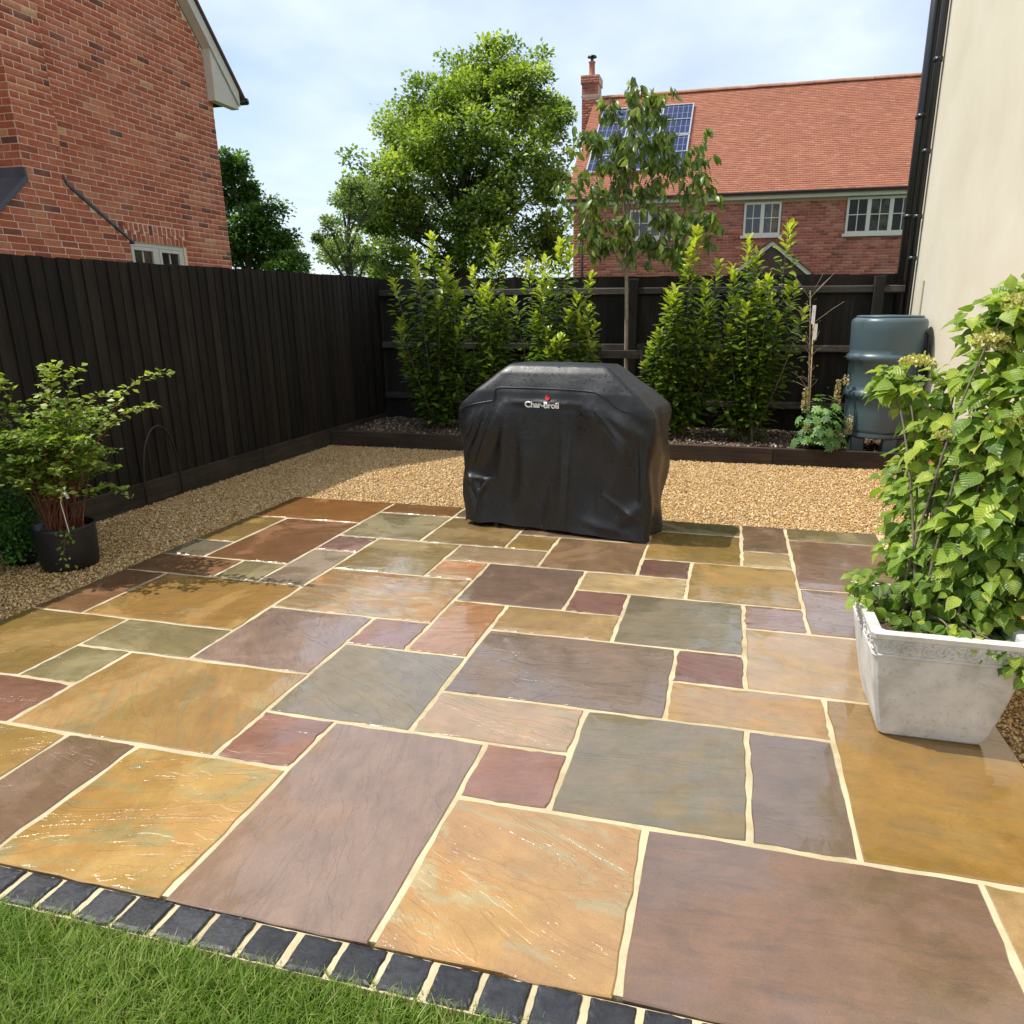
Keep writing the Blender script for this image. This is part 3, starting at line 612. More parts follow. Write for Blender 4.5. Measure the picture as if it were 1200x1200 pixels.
while r_*gauge < SLN-.02:
    s0 = r_*gauge; x = XR0-.2-(r_ % 2)*tw/2
    while x < XR1:
        a, b = max(x+.002, XR0-.2), min(x+tw-.002, XR1)
        if b-a > .02:
            B = np.array([0, ry0, rz0]); lift = .020+rng.normal(0, .0015); tl = rng.normal(0, .0008)
            q0 = B+ud*s0+un*(lift+tl); q1 = B+ud*(s0+.155)+un*(.004); q2 = B+ud*s0+un*(lift-.016)
            V += [(a, q0[1], q0[2]), (b, q0[1], q0[2]-tl), (b, q1[1], q1[2]), (a, q1[1], q1[2]), (a, q2[1], q2[2]), (b, q2[1], q2[2])]
            F += [(n0, n0+1, n0+2, n0+3), (n0+4, n0+5, n0+1, n0)]; n0 += 6; vv += [rng.rand()]*6
        x += tw
    r_ += 1
o = obj('roof_tiling', fmesh('roof_tiling', V, F, M_tile, False, vv), roof); o['kind'] = 'stuff'
M_ridge = simple('ridge_tile', (.40, .20, .12), .8, .25, 3, .2, 40)
rd = MB(); pr = [(.13*math.sin(g), .10*math.cos(g)-.03) for g in np.linspace(-1.5, 1.5, 9)]
rd.prism(pr+[(.10, -.04), (-.10, -.04)], 'x', -.215, .215); rdm = rd.mesh('ridge_tile', M_ridge)
x = XR0
while x < XR1: inst('ridge_tile', rdm, roof, (x, ry1, rz1+.02+rng.normal(0, .003)), (rng.normal(0, .01), 0, 0)); x += .437
# chimney
m = MB(); cx0, cx1, cy0, cy1 = -3.50, -2.95, ry1-.30, ry1+.30
m.box(cx0, cx1, cy0, cy1, 6.5, 8.70); m.box(cx0-.035, cx1+.035, cy0-.035, cy1+.035, 8.702, 8.95); m.box(cx0-.015, cx1+.015, cy0-.015, cy1+.015, 8.30, 8.36)
ch = m.build('chimney', M_bmortar2, bh2); rows = []
for (p, q, z) in courses(6.5, 8.28, lambda z: cx0, lambda z: cx1): rows.append((cy0-.006, p, q, z))
for (p, q, z) in courses(8.40, 8.70, lambda z: cx0, lambda z: cx1): rows.append((cy0-.006, p, q, z))
for (p, q, z) in courses(8.70, 8.95, lambda z: cx0-.035, lambda z: cx1+.035): rows.append((cy0-.041, p, q, z))
joined_bricks('brickwork', rows, BYt, M_brick2, ch, 'y')
M_terra = simple('terracotta', (.42, .16, .09), .8, .15, 6, .1, 30)
MB().lathe([(.13, 0), (.12, .05), (.10, .08), (.095, .42), (.115, .44), (.115, .47)], ((cx0+cx1)/2, ry1, 8.951), 20).build('chimney_pot', M_terra, ch, smooth=True)
m = MB(); m.lathe([(.05, 0), (.05, .12), (.02, .13)], ((cx0+cx1)/2, ry1, 9.422), 14); m.lathe([(.16, .15), (.14, .19), (.04, .21)], ((cx0+cx1)/2, ry1, 9.40), 16); m.build('cowl', M_gutter, ch)
# solar panels
t = NT('solar_cell'); co = t.coord('Object'); bk = t.n('ShaderNodeTexBrick'); bk.offset = 0; bk.inputs['Scale'].default_value = 1.0
bk.inputs['Color1'].default_value = (.012, .02, .075, 1); bk.inputs['Color2'].default_value = (.018, .026, .09, 1); bk.inputs['Mortar'].default_value = (.22, .24, .30, 1); bk.inputs['Mortar Size'].default_value = .008; bk.inputs['Brick Width'].default_value = .158; bk.inputs['Row Height'].default_value = .40
t.l(co, bk.inputs['Vector']); t.set(Base_Color=bk.outputs['Color'], Roughness=.12); M_cell = t.m
M_alu = simple('aluminium_frame', (.55, .57, .60), .35, .05, 3, 0, metal=.6)
def onroof(x, s, h): q = np.array([x, ry0, rz0])+ud*s+un*h; return tuple(q)
s_a, s_b = 1.22, 5.02; pw, ph = .985, 1.86
m = MB()
for cidx in range(3):
    for rr in range(2):
        pass
sp = bh2
def panel(x0, s0):
    X = np.array([1, 0, 0]); c0 = np.array(onroof(x0+pw/2, s0+ph/2, .085))
    def L(u, v, h): return tuple(c0+X*u+ud*v+un*h)
    m = MB(); a, b = pw/2-.012, ph/2-.012
    def bx(u0, u1, v0, v1, h0, h1, m): m.add([L(u0,v0,h0),L(u1,v0,h0),L(u1,v1,h0),L(u0,v1,h0),L(u0,v0,h1),L(u1,v0,h1),L(u1,v1,h1),L(u0,v1,h1)], [(0,3,2,1),(4,5,6,7),(0,1,5,4),(1,2,6,5),(2,3,7,6),(3,0,4,7)])
    for u0, u1, v0, v1 in ((-a, -a+.04, -b, b), (a-.04, a, -b, b), (-a+.041, a-.041, -b, -b+.04), (-a+.041, a-.041, b-.04, b), (-a+.041, a-.041, -.015, .015)): bx(u0, u1, v0, v1, -.03, .022, m)
    po = m.build('solar_panel', M_alu, bh2, origin=c0)
    g = pmesh('cells', [(-a+.03, -b+.03, 0), (a-.03, -b+.03, 0), (a-.03, b-.03, 0), (-a+.03, b-.03, 0)], [(0,1,2,3)], M_cell)
    o = bpy.data.objects.new('cells', g); link(o, po, c0); o.rotation_euler = (sl, 0, 0)
for cidx in range(3):
    for rr in range(2): panel(.25-pw*(cidx+1), 1.20+rr*(ph+.02))
# porch gable
M_oak = simple('porch_timber', (.07, .035, .022), .7, .2, 6, .2, 40)
m = MB()
for sgn in (-1, 1):
    m.prism([(2.76, 3.26), (2.76, 3.14), (2.76+sgn*1.0, 2.34), (2.76+sgn*1.06, 2.42)], 'y', YR-1.1, YR-1.06)
m.build('porch_bargeboard', M_fascia, bh2)
m = MB()
for sgn in (-1, 1): m.prism([(2.76, 3.27), (2.76, 3.31), (2.76+sgn*1.12, 2.42), (2.76+sgn*1.12, 2.38)], 'y', YR-1.15, YR-.01)
m.build('porch_roof', M_tilebase, bh2)
m = MB(); m.prism([(2.76, 3.12), (1.80, 2.34), (3.72, 2.34)], 'y', YR-1.05, YR-1.0); m.build('porch_gable', M_oak, bh2)
m = MB(); m.box(1.82, 1.92, YR-1.05, YR-.95, 0, 2.34); m.box(3.60, 3.70, YR-1.05, YR-.95, 0, 2.34); m.build('porch_post', M_oak, bh2)

# ---- rendered house on the right
t = NT('cream_render'); p = t.pos()
c = t.ramp(t.noise(p, 1.3, 6, .6), [(.3, (.62, .565, .44)), (.7, (.70, .65, .53))]); c = t.mix(1, c, t.ramp(t.noise(p, 220, 2), [(.3, (.93,)*3), (.7, (1.05,)*3)]), 'MULTIPLY')
t.set(Base_Color=c, Roughness=.92, Specular_IOR_Level=.2, Normal=t.bump(t.noise(p, 190, 5, .7), .45, .004)); M_render = t.m
XW = 3.69; YC = 7.50
rh = thing('rendered_house', (XW, 5, 0), 'cream rendered house wall on the right beyond the hydrangea', 'house')
m = MB(); m.box(XW, XW+5, -6, YC, .42, 7.2); m.build('wall', M_render, rh)
m = MB(); m.box(XW+.016, XW+5, -6, YC-.01, -.05, .419); pl = m.build('plinth', M_bmortar, rh)
BXl = unit_brick('brick', M_brick, 'x'); Vn = [(-a, b, c_) for a, b, c_ in BXl[0]]; bxm = pmesh('brick', Vn, [f[::-1] for f in BXl[1]], M_brick)
for (p, q, z) in courses(.0, .42, lambda z: 1.2, lambda z: YC-.02):
    inst('brick', bxm, pl, (XW+.012, (p+q)/2, z), (0, 0, 0), (1, q-p-.001, .0645))
m = MB(); m.prism([(YC-.012, 4.30), (YC-.012, 8.0), (4.6, 8.0), (4.6, 7.55)], 'x', XW-.05, XW-.002); m.build('verge', M_fascia, rh)
m = MB(); m.tube([(XW-.10, YC-.075, 0), (XW-.10, YC-.075, 7)], .050, 16)
for z in (1.0, 2.37, 3.30, 4.4): m.tube([(XW-.10, YC-.075, z-.02), (XW-.10, YC-.075, z+.02)], .060, 16)
m.build('soil_pipe', M_gutter, rh, smooth=True)
m = MB(); m.tube([(XW-.052, YC-.24, 1.2), (XW-.052, YC-.24, 7)], .034, 12)
for z in (1.95, 2.35, 2.95, 3.75): m.tube([(XW-.052, YC-.24, z-.02), (XW-.052, YC-.24, z+.02)], .042, 12)
m.build('downpipe', M_gutter, rh, smooth=True)
m = MB(); m.tube([(XW-.012, YC-.65, .45), (XW-.012, YC-.65, 1.72)], .010, 8); m.build('conduit', M_render, rh)

# ================================================================== COVERED GRILL
t = NT('black_pvc_cover'); p = t.pos()
sp = t.ramp(t.noise(p, 55, 4, .6), [(.56, 0), (.66, 1)]); rg = t.math('SUBTRACT', .46, t.math('MULTIPLY', sp, .26))
t.set(Base_Color=t.ramp(t.noise(p, 5, 5), [(.3, (.004, .004, .0045)), (.7, (.009, .009, .0095))]), Roughness=rg, Specular_IOR_Level=.55,
      Normal=t.bump(t.noise(p, 420, 2), .08, .002, t.bump(t.noise(p, 4.0, 4, .55, 1.4), .22, .035))); M_cover = t.m
GC = np.array([.825, 3.50, 0]); GA = R(-7.0)
grill = thing('covered_grill', GC, 'barbecue under a black weatherproof cover at the far edge of the patio', 'barbecue')
def gw(x, y, z): return (GC[0]+x*math.cos(GA)-y*math.sin(GA), GC[1]+x*math.sin(GA)+y*math.cos(GA), z)
def prof(z):
    """half width, half depth of the draped cover at height z"""
    K = [(0.0, .655, .262), (.1, .655, .255), (.35, .668, .250), (.70, .680, .252), (.80, .684, .250), (.845, .664, .246), (.93, .565, .232), (.99, .480, .205), (1.05, .405, .175), (1.090, .352, .142), (1.098, .338, .125)]
    for (a, w0, d0), (b, w1, d1) in zip(K, K[1:]):
        if z <= b: f = (z-a)/(b-a); return w0+(w1-w0)*f, d0+(d1-d0)*f
    return K[-1][1], K[-1][2]
def crease(x, z, x0, z0, x1, z1, wd, amp):
    dx, dz = x1-x0, z1-z0; L = math.hypot(dx, dz); f = max(0, min(1, ((x-x0)*dx+(z-z0)*dz)/(L*L))); d = math.hypot(x-x0-f*dx, z-z0-f*dz)
    return amp*math.exp(-(d/wd)**2)*math.sin(math.pi*(.08+.84*f))
CR = [(-.42,.84,-.60,.42,.030,.030),(-.33,.85,-.52,.45,.035,.034),(-.30,.84,-.36,.30,.045,.022),(-.52,.80,-.66,.60,.03,.022),(-.20,.86,-.18,.10,.05,.016),(.10,.86,.06,.06,.035,.020),(.12,.86,.30,.10,.06,-.014),(.30,.86,.62,.66,.04,.026),(.22,.86,.55,.52,.05,.022),
      (.40,.70,.62,.30,.05,.018),(-.60,.36,-.50,.20,.025,.024),(-.66,.36,-.50,.34,.02,.018),(-.55,.22,-.42,.36,.02,.016),(.45,.10,.62,.26,.04,.02),(.2,.12,.5,.05,.03,.014),(-.05,.5,-.1,.1,.08,-.012),(.55,.85,.60,.05,.05,-.02),(-.30,.868,.20,.866,.016,.013),(-.47,.83,-.64,.50,.014,.022),(-.36,.84,-.56,.40,.013,.020),(.14,.84,.10,.06,.012,.012),(.30,.84,.52,.60,.014,.014),(-.62,.30,-.54,.12,.012,.018),(-.47,.34,-.56,.10,.012,.018),(-.66,.345,-.44,.335,.010,.014),(.35,.30,.60,.14,.014,.012),(.58,.7,.62,.2,.014,.012)]
def surf(side, s, z):
    """side 0 front,1 right,2 back,3 left ; s in -1..1"""
    hw, hd = prof(z); rr = 2.0/7.0
    if side == 0: x, y = s*hw, -hd
    elif side == 1: x, y = hw, s*hd
    elif side == 2: x, y = -s*hw, hd
    else: x, y = -hw, -s*hd
    # rounded corners
    ex = abs(x)/hw; ey = abs(y)/hd; k = (ex**14+ey**14)**(-1/14.0); x *= k; y *= k
    f = max(0, min(1, (1.04-z)/.2)); n = 0
    if side == 0:
        for c_ in CR: n += crease(x, z, *c_)
        n += .010*math.sin(x*9+z*5)*f*(1-z) + .006*math.sin(x*23-z*7+1)*f
        n -= .02*math.exp(-((x+.02)/.25)**2)*f*max(0, .8-z)
        y -= n*max(0, min(1, (1.05-abs(s))*6))
    elif side in (1, 3):
        g = .016*math.sin(y*22+z*6)*f*(1.05-z)+.012*math.sin(z*14+y*9)*f; x += g*(1 if side == 1 else -1)
    else: y += .012*math.sin(x*12)*f
    return x, y
NS = {0: 150, 1: 50, 2: 40, 3: 50}; NZ = 110
pts = [(sd_, -1+2*i/NS[sd_]) for sd_ in range(4) for i in range(NS[sd_])]; n = len(pts)
V = []; F = []
for j in range(NZ+1):
    for (sd_, s) in pts:
        # hem rises and dips
        hx = s if sd_ == 0 else (1 if sd_ == 1 else (-s if sd_ == 2 else -1))
        hem = .014+.007*math.sin(hx*5.0+.6)+.016*math.exp(-((hx+.55)/.22)**2)+.004*math.sin(hx*17)
        if sd_ == 0: hem += .014*(1-hx)*.5
        z = hem+(1.098-hem)*(j/NZ)
        x, y = surf(sd_, s, z)
        if z > 1.0: z -= .012*(abs(x)/.36)**2*0
        V.append(gw(x, y, z))
for j in range(NZ):
    for i in range(n): F.append((j*n+i, j*n+(i+1) % n, (j+1)*n+(i+1) % n, (j+1)*n+i))
top0 = NZ*n
for q, f in enumerate((.75, .45, .15)):
    for i in range(n):
        x, y = surf(pts[i][0], pts[i][1], 1.098); V.append(gw(x*f, y*f, 1.098+.004*(q+1)))
    b0 = top0+q*n; b1 = top0+(q+1)*n
    for i in range(n): F.append((b0+i, b0+(i+1) % n, b1+(i+1) % n, b1+i))
F.append(tuple(top0+3*n+i for i in range(n)))
obj('cover', pmesh('cover', V, F, M_cover, True), grill)
def front(x, z, off=.004):
    hw, _ = prof(z); s = x/hw; X, Y = surf(0, s, z); return gw(X, Y-off, z)
M_pipe = simple('black_piping', (.006, .006, .006), .4, .1, 5, 0)
pp = [(-.685,.79),(-.62,.825),(-.50,.852),(-.405,.868),(-.40,.90),(-.395,.945),(-.36,.955),(-.20,.957),(0,.957),(.20,.952),(.29,.945),(.36,.915),(.41,.87),(.46,.845),(.54,.83),(.60,.80),(.655,.765)]
P2 = []
for (a, b) in zip(pp, pp[1:]):
    for k in range(4): P2.append((a[0]+(b[0]-a[0])*k/4, a[1]+(b[1]-a[1])*k/4))
MB().tube([front(x, z, .003) for x, z in P2+[pp[-1]]], .0042, 6).build('piping', M_pipe, grill, smooth=True)
# brand patch: lettering and flame
M_white = simple('white_print', (.80, .80, .78), .5, .03, 3, 0); M_redp = simple('red_print', (.55, .015, .02), .5, .05, 3, 0)
fc = bpy.data.curves.new('lettering', 'FONT'); fc.body = 'Char-Broil'; fc.size = .058; fc.align_x = 'CENTER'; fc.extrude = .0006; fc.offset = .0019; fc.space_character = .95
fo = bpy.data.objects.new('lettering_src', fc); COL.objects.link(fo); bpy.context.view_layer.update()
me = bpy.data.meshes.new_from_object(fo.evaluated_get(bpy.context.evaluated_depsgraph_get())); bpy.data.objects.remove(fo)
me.materials.clear(); me.materials.append(M_white)
for v in me.vertices:
    x, z = v.co.x-.060, v.co.y*.92+.838; q = front(x, z, .004+v.co.z+.0006); v.co = q
obj('lettering', me, grill)
fl_ = [(0, 0), (.010, .002), (.015, .012), (.013, .024), (.007, .033), (.008, .022), (.003, .016), (-.001, .026), (.001, .040), (-.008, .032), (-.013, .020), (-.012, .007)]
fx, fz = -.060+.034, .838+.048
MBf = MB(); MBf.add([front(fx+a*1.15, fz+b*.9, .0075) for a, b in fl_]+[front(fx+a*1.15, fz+b*.9, .0045) for a, b in fl_], [tuple(range(12))]+[(i, (i+1) % 12, 12+(i+1) % 12, 12+i) for i in range(12)]); MBf.build('flame_emblem', M_redp, grill)
M_wheel = simple('grey_plastic', (.35, .35, .35), .5, .1, 5, 0)
for x in (-.45, .5):
    for y in (-.15, .15):
        m = MB(); c_ = gw(x, y, .028); m.tube([(c_[0]-.012, c_[1], c_[2]), (c_[0]+.012, c_[1], c_[2])], .027, 14); c2 = gw(x, y, .03); m.tube([c2, (c2[0], c2[1], .12)], .008, 8); m.build('caster', M_wheel, grill)
m = MB(); m.add([gw(x, y, z) for z in (.12, .75) for x, y in ((-.55,-.18),(.55,-.18),(.55,.18),(-.55,.18))], [(3,2,1,0),(4,5,6,7),(0,1,5,4),(1,2,6,5),(2,3,7,6),(3,0,4,7)]); m.build('cabinet', M_gutter, grill)

# ================================================================== STONE PLANTER
t = NT('weathered_white_stone'); p = t.pos()
c = t.ramp(t.noise(p, 7, 6, .65), [(.28, (.40, .39, .36)), (.5, (.60, .59, .56)), (.75, (.72, .71, .68))])
c = t.mix(t.ramp(t.noise(p, 60, 3), [(.60, 0), (.72, .5)]), c, (.30, .30, .29)); t.set(Base_Color=c, Roughness=.9, Specular_IOR_Level=.2, Normal=t.bump(t.noise(p, 140, 5, .7), .5, .004)); M_stone = t.m
PC = np.array([2.640, 1.395]); PH = .415
planter = thing('square_planter', (PC[0], PC[1], 0), 'white stone square planter with scrolled band at the right edge of the patio', 'planter')
def ph_(z): f = z/PH; return .160+.078*f**.72            # half side, bowed outwards
rowsz = [0, .012, .05, .10, .16, .22, .28, .325, .332, .338, .37, .392, .398, PH]
def ring(z, e=0): 
    h = ph_(z)+e; c_ = .012; return [(-h+c_,-h),(h-c_,-h),(h,-h+c_),(h,h-c_),(h-c_,h),(-h+c_,h),(-h,h-c_),(-h,-h+c_)]
ext = {0: -.008, .332: .005, .398: .006, PH: .006}
R_ = [[(PC[0]+x, PC[1]+y, z) for x, y in ring(z, ext.get(z, 0))] for z in rowsz]
inn = [(ring(PH, -.032), PH), (ring(PH, -.036), PH-.06)]
R_ += [[(PC[0]+x, PC[1]+y, z) for x, y in rg_] for rg_, z in inn]
V = [v for r_ in R_ for v in r_]; F = [tuple(range(8))[::-1]]
for j in range(len(R_)-1):
    for i in range(8): F.append((8*j+i, 8*j+(i+1) % 8, 8*j+8+(i+1) % 8, 8*j+8+i))
F.append(tuple(8*(len(R_)-1)+i for i in range(8)))
obj('body', pmesh('body', V, F, M_stone), planter)
def scroll(face):
    m = MB(); h = ph_(.365)+.001
    def Q(u, z):
        hh = ph_(z)+.0015
        return {'f': (PC[0]+u, PC[1]-hh, z), 'l': (PC[0]-hh, PC[1]-u, z), 'r': (PC[0]+hh, PC[1]+u, z), 'b': (PC[0]-u, PC[1]+hh, z)}[face]
    for k in range(7):
        u0 = -.19+.0633*k; sg = 1 if k % 2 else -1; P = []
        for a in np.linspace(0, 4.2*math.pi/1.4, 26):
            rr = .021*(1-a/(4.2*math.pi/1.4))+.003; P.append(Q(u0+rr*math.cos(a)*1.15, .366+sg*rr*math.sin(a)))
        m.tube(P, .0032, 5)
        m.tube([Q(u0+.024, .366), Q(u0+.034, .366+sg*.014), Q(u0+.045, .366+sg*.006)], [.003, .0045, .002], 5)
        for a in (.4, 1.2, 2.0): m.tube([Q(u0+.03*math.cos(a), .366-sg*.018*math.sin(a)), Q(u0+.038*math.cos(a+.2), .366-sg*.026*math.sin(a+.2))], [.0045, .0015], 5)
    m.tube([Q(u, .335+.0015*math.sin(u*60)) for u in np.linspace(-.215, .215, 30)], .0035, 5)
    m.build('relief', M_stone, planter, smooth=True)
for f_ in 'flrb': scroll(f_)
m = MB(); h = ph_(PH)-.038; m.box(PC[0]-h, PC[0]+h, PC[1]-h, PC[1]+h, .30, .372); m.build('compost', M_soil, planter)

# ================================================================== WATER BUTT
t = NT('slate_plastic'); p = t.pos()
t.set(Base_Color=t.ramp(t.noise(p, 3, 4), [(.3, (.060, .098, .115)), (.7, (.072, .112, .130))]), Roughness=.38, Specular_IOR_Level=.5, Normal=t.bump(t.noise(p, 90, 3), .05, .002)); M_butt = t.m
BC_ = (3.325, 6.37, .305)
butt = thing('water_butt', BC_, 'grey-green plastic water butt against the cream wall', 'water butt')
pr = [(.285, 0), (.300, .006), (.305, .03), (.312, .20), (.318, .325), (.338, .340), (.345, .365), (.336, .392), (.322, .400), (.318, .44), (.322, .66), (.340, .672), (.350, .70), (.342, .728), (.322, .74), (.328, .78), (.332, .95), (.335, 1.02), (.326, 1.05), (.300, 1.066), (.286, 1.068)]
m = MB(); nn = 72
for (r_, z) in pr:
    for k in range(nn):
        g = 2*math.pi*k/nn; d = ((g-math.radians(215)+math.pi) % (2*math.pi))-math.pi
        rr = r_*(1-.045*math.exp(-(d/.085)**2)*(1 if .0 < z < 1.04 else .3))      # moulded vertical groove
        m.v.append((BC_[0]+rr*math.cos(g), BC_[1]+rr*math.sin(g), BC_[2]+z))
for i in range(len(pr)-1):
    for k in range(nn): m.f.append((i*nn+k, i*nn+(k+1) % nn, (i+1)*nn+(k+1) % nn, (i+1)*nn+k))
m.f.append(tuple(range(nn))[::-1]); m.f.append(tuple((len(pr)-1)*nn+k for k in range(nn)))
m.build('body', M_butt, butt, smooth=True)
m = MB(); m.lathe([(.292, 0), (.297, .006), (.290, .016), (.255, .020), (.250, .014), (.235, .014), (.230, .020), (.10, .022), (.02, .024)], (BC_[0], BC_[1], BC_[2]+1.0685), 56); m.build('lid', M_butt, butt, smooth=True)
m = MB(); m.tube([(3.60, 6.22, 1.26), (3.645, 6.20, 1.22), (3.652, 6.20, .98), (3.67, 6.24, .80)], .016, 8); m.build('hose', M_gutter, butt, smooth=True)
stand = thing('butt_stand', (3.325, 6.37, .09), 'dark plastic legged stand holding up the water butt', 'stand')
MB().lathe([(.30, .17), (.31, .18), (.31, .2145)], (3.325, 6.37, .09), 40).build('top', M_butt, stand, smooth=False)
for a in (215, 290, 325, 35, 145):
    g = R(a); c_ = (3.325+.235*math.cos(g), 6.37+.235*math.sin(g)); m = MB(); hw = .062
    m.prism([(c_[0]-hw, c_[1]-hw), (c_[0]+hw, c_[1]-hw), (c_[0]+hw, c_[1]+hw), (c_[0]-hw, c_[1]+hw)], 'z', .06, .259); m.build('leg', M_butt, stand, bevel=.01)

# ================================================================== HOOP AND TREE SUPPORT
m = MB(); hp = []
for a in np.linspace(0, math.pi, 26): hp.append((-2.395+.02*math.sin(a), 3.41-.19*math.cos(a), .02+.57*math.sin(a)**.75))
m.tube(hp, .0085, 8); tag(m.build('plastic_hoop', M_gutter, smooth=True, origin=(-2.39, 3.41, 0)), 'thin black hoop standing upright against the left fence', 'hoop')
ts = thing('tree_support', (.69, 6.88, .1), 'two short black stakes with a crossbar behind the barbecue, supporting the young tree', 'tree stake')
for x in (.45, .945): MB().tube([(x, 6.86, .05), (x, 6.86, 1.09)], .030, 10).build('stake', M_post, ts, smooth=False)
MB().box(.30, 1.10, 6.895, 6.925, .93, 1.02).build('crossbar', M_rail, ts, bevel=.004)

# ================================================================== PLANTS
def tmpl(n, wfun, fold=.25, droop=.3, cup=0):
    """leaf of length 1 along +y, normal +z; quads either side of the midrib"""
    V = []; F = []
    for i in range(n+1):
        s = i/n; w_ = wfun(s); z = -droop*s*s; V += [(-w_, s, z+fold*w_), (0, s, z), (w_, s, z+fold*w_)]
    for i in range(n): b = 3*i; F += [(b, b+1, b+4, b+3), (b+1, b+2, b+5, b+4)]
    return np.array(V, float), np.array(F)
T_laurel = tmpl(3, lambda s: .03+.34*math.sin(math.pi*min(1, s*.98+.02))**.9*.62 if s < 1 else .01, .3, .18)
T_small = tmpl(2, lambda s: (.06, .36, .02)[int(round(s*2))], .25, .15)
T_cherry = tmpl(4, lambda s: (.03, .17, .22, .16, .008)[int(round(s*4))], .35, .35)
HP = (.12, .31, .40, .41, .35, .22, .07, .005)
T_hearts = [tmpl(7, lambda s: HP[int(round(s*7))]*(1+.05*((int(round(s*7)) % 2)*2-1)), fo_, dr_) for fo_, dr_ in ((.30, .42), (.12, .62), (.42, .22))]
T_far = (np.array([(0, 0, 0), (-.36, .5, .08), (0, 1, -.05), (.36, .5, .08)], float), np.array([(0, 1, 2, 3)]))
def nrmz(a): return a/np.maximum(np.linalg.norm(a, axis=-1, keepdims=True), 1e-9)
def frames(A, N):
    A = nrmz(A); X = nrmz(np.cross(A, N)); N = np.cross(X, A); return X, A, N
def leaves(T, P, A, N, S):
    X, A, N = frames(np.asarray(A), np.asarray(N)); V = T[0]; S = np.asarray(S)[:, None, None]
    W = np.asarray(P)[:, None, :]+S*(V[None, :, 0:1]*X[:, None]+V[None, :, 1:2]*A[:, None]+V[None, :, 2:3]*N[:, None])
    F = (T[1][None]+len(V)*np.arange(len(P))[:, None, None]).reshape(-1, T[1].shape[1])
    return W.reshape(-1, 3), F
def foliage(name, parent, T, P, A, N, S, var, mat, smooth=True, kind='stuff'):
    V, F = leaves(T, P, A, N, S); me = fmesh(name, V, F, mat, smooth, np.repeat(np.clip(var, 0, 1), len(T[0])), np.tile(T[0][:, :2], (len(P), 1)) if len(T[0]) > 20 else None)
    o = obj(name, me, parent)
    if kind: o['kind'] = kind
    return o
def bez(a, b, c, n): 
    a, b, c = map(np.array, (a, b, c)); return [tuple((1-u)**2*a+2*u*(1-u)*b+u*u*c) for u in np.linspace(0, 1, n)]
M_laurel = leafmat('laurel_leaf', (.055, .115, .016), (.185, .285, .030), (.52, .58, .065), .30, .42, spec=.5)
M_bark = simple('grey_brown_bark', (.15, .12, .085), .9, .3, 18, .5, 70)
M_bark2 = simple('pale_bark', (.30, .25, .17), .85, .25, 18, .4, 70)
M_red = simple('red_brown_stem', (.17, .055, .028), .7, .3, 20, .2, 60)
SUNv = np.array(SUN)
def laurel(base, shoots, label, nside, width, hgt):
    th = thing('laurel_shrub', (base[0], base[1], .1), label, 'shrub', 'laurel shrubs along the back fence')
    m = MB(); P = []; A = []; N = []; S = []; vr = []
    allsh = [(sx, sy, sz, 1.0) for sx, sy, sz in shoots]
    for i in range(nside):
        u = rng.rand(); z = .45+u*(hgt-.55); sp = 1.22*width*(.55+.45*math.sin(math.pi*min(1, u*.9+.12))); g = rng.uniform(0, 6.28)
        allsh.append((base[0]+sp*math.cos(g)*rng.uniform(.5, 1), base[1]+.75*sp*math.sin(g)*rng.uniform(.4, 1), z, .7))
    for (sx, sy, sz, imp) in allsh:
        b = (base[0]+rng.normal(0, .035), base[1]+rng.normal(0, .035), .08); mid = (b[0]*.55+sx*.45+rng.normal(0, .03)+(sx-b[0])*.25, b[1]*.55+sy*.45+(sy-b[1])*.25, .1+sz*.45)
        pts_ = bez(b, mid, (sx, sy, sz), 12); m.tube(pts_, list(np.linspace(.011 if imp == 1 else .007, .002, 12)), 5, cap=False)
        pa = np.array(pts_); L = np.linalg.norm(np.diff(pa, axis=0), axis=1).sum(); cum = np.concatenate([[0], np.cumsum(np.linalg.norm(np.diff(pa, axis=0), axis=1))])
        nl = int(L*(82 if imp == 1 else 84)); ph = rng.rand()*6
        for j in range(nl):
            f = .16+.84*(j+rng.rand())/nl; d = f*L; q = np.array([np.interp(d, cum, pa[:, c_]) for c_ in range(3)])
            d2 = np.array([np.interp(min(L, d+.03), cum, pa[:, c_]) for c_ in range(3)])-np.array([np.interp(d-.03, cum, pa[:, c_]) for c_ in range(3)]); ax = d2/max(1e-6, np.linalg.norm(d2))
            g = ph+j*2.4+rng.normal(0, .3); rad = np.array([math.cos(g), math.sin(g), 0]); tipf = max(0, (f-.80)/.20)
            off = rng.uniform(0, .095)*(1-tipf)
            P.append(q+rad*off); up_ = .28+.75*tipf+rng.normal(0, .25); A.append(rad*(1-.35*tipf)+ax*up_+np.array([0, 0, -.15*(1-tipf)]))
            N.append(ax*1.0-rad*.30+SUNv*.25+rng.normal(0, .35, 3)); S.append(rng.uniform(.078, .118)*(1-.12*tipf))
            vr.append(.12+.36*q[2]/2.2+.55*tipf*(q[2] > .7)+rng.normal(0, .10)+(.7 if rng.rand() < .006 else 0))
    m.build('stems', M_bark, th, smooth=True)
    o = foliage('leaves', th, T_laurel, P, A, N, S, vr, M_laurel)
laurel((-1.42, 6.62), [(-1.38,6.60,2.24),(-1.60,6.62,2.02),(-1.20,6.60,1.98),(-1.84,6.55,1.78),(-1.10,6.62,1.62),(-1.75,6.50,1.35),(-1.50,6.45,1.85),(-1.28,6.48,1.55)], 'laurel shrub in the dark corner where the two fences meet', 15, .42, 2.0)
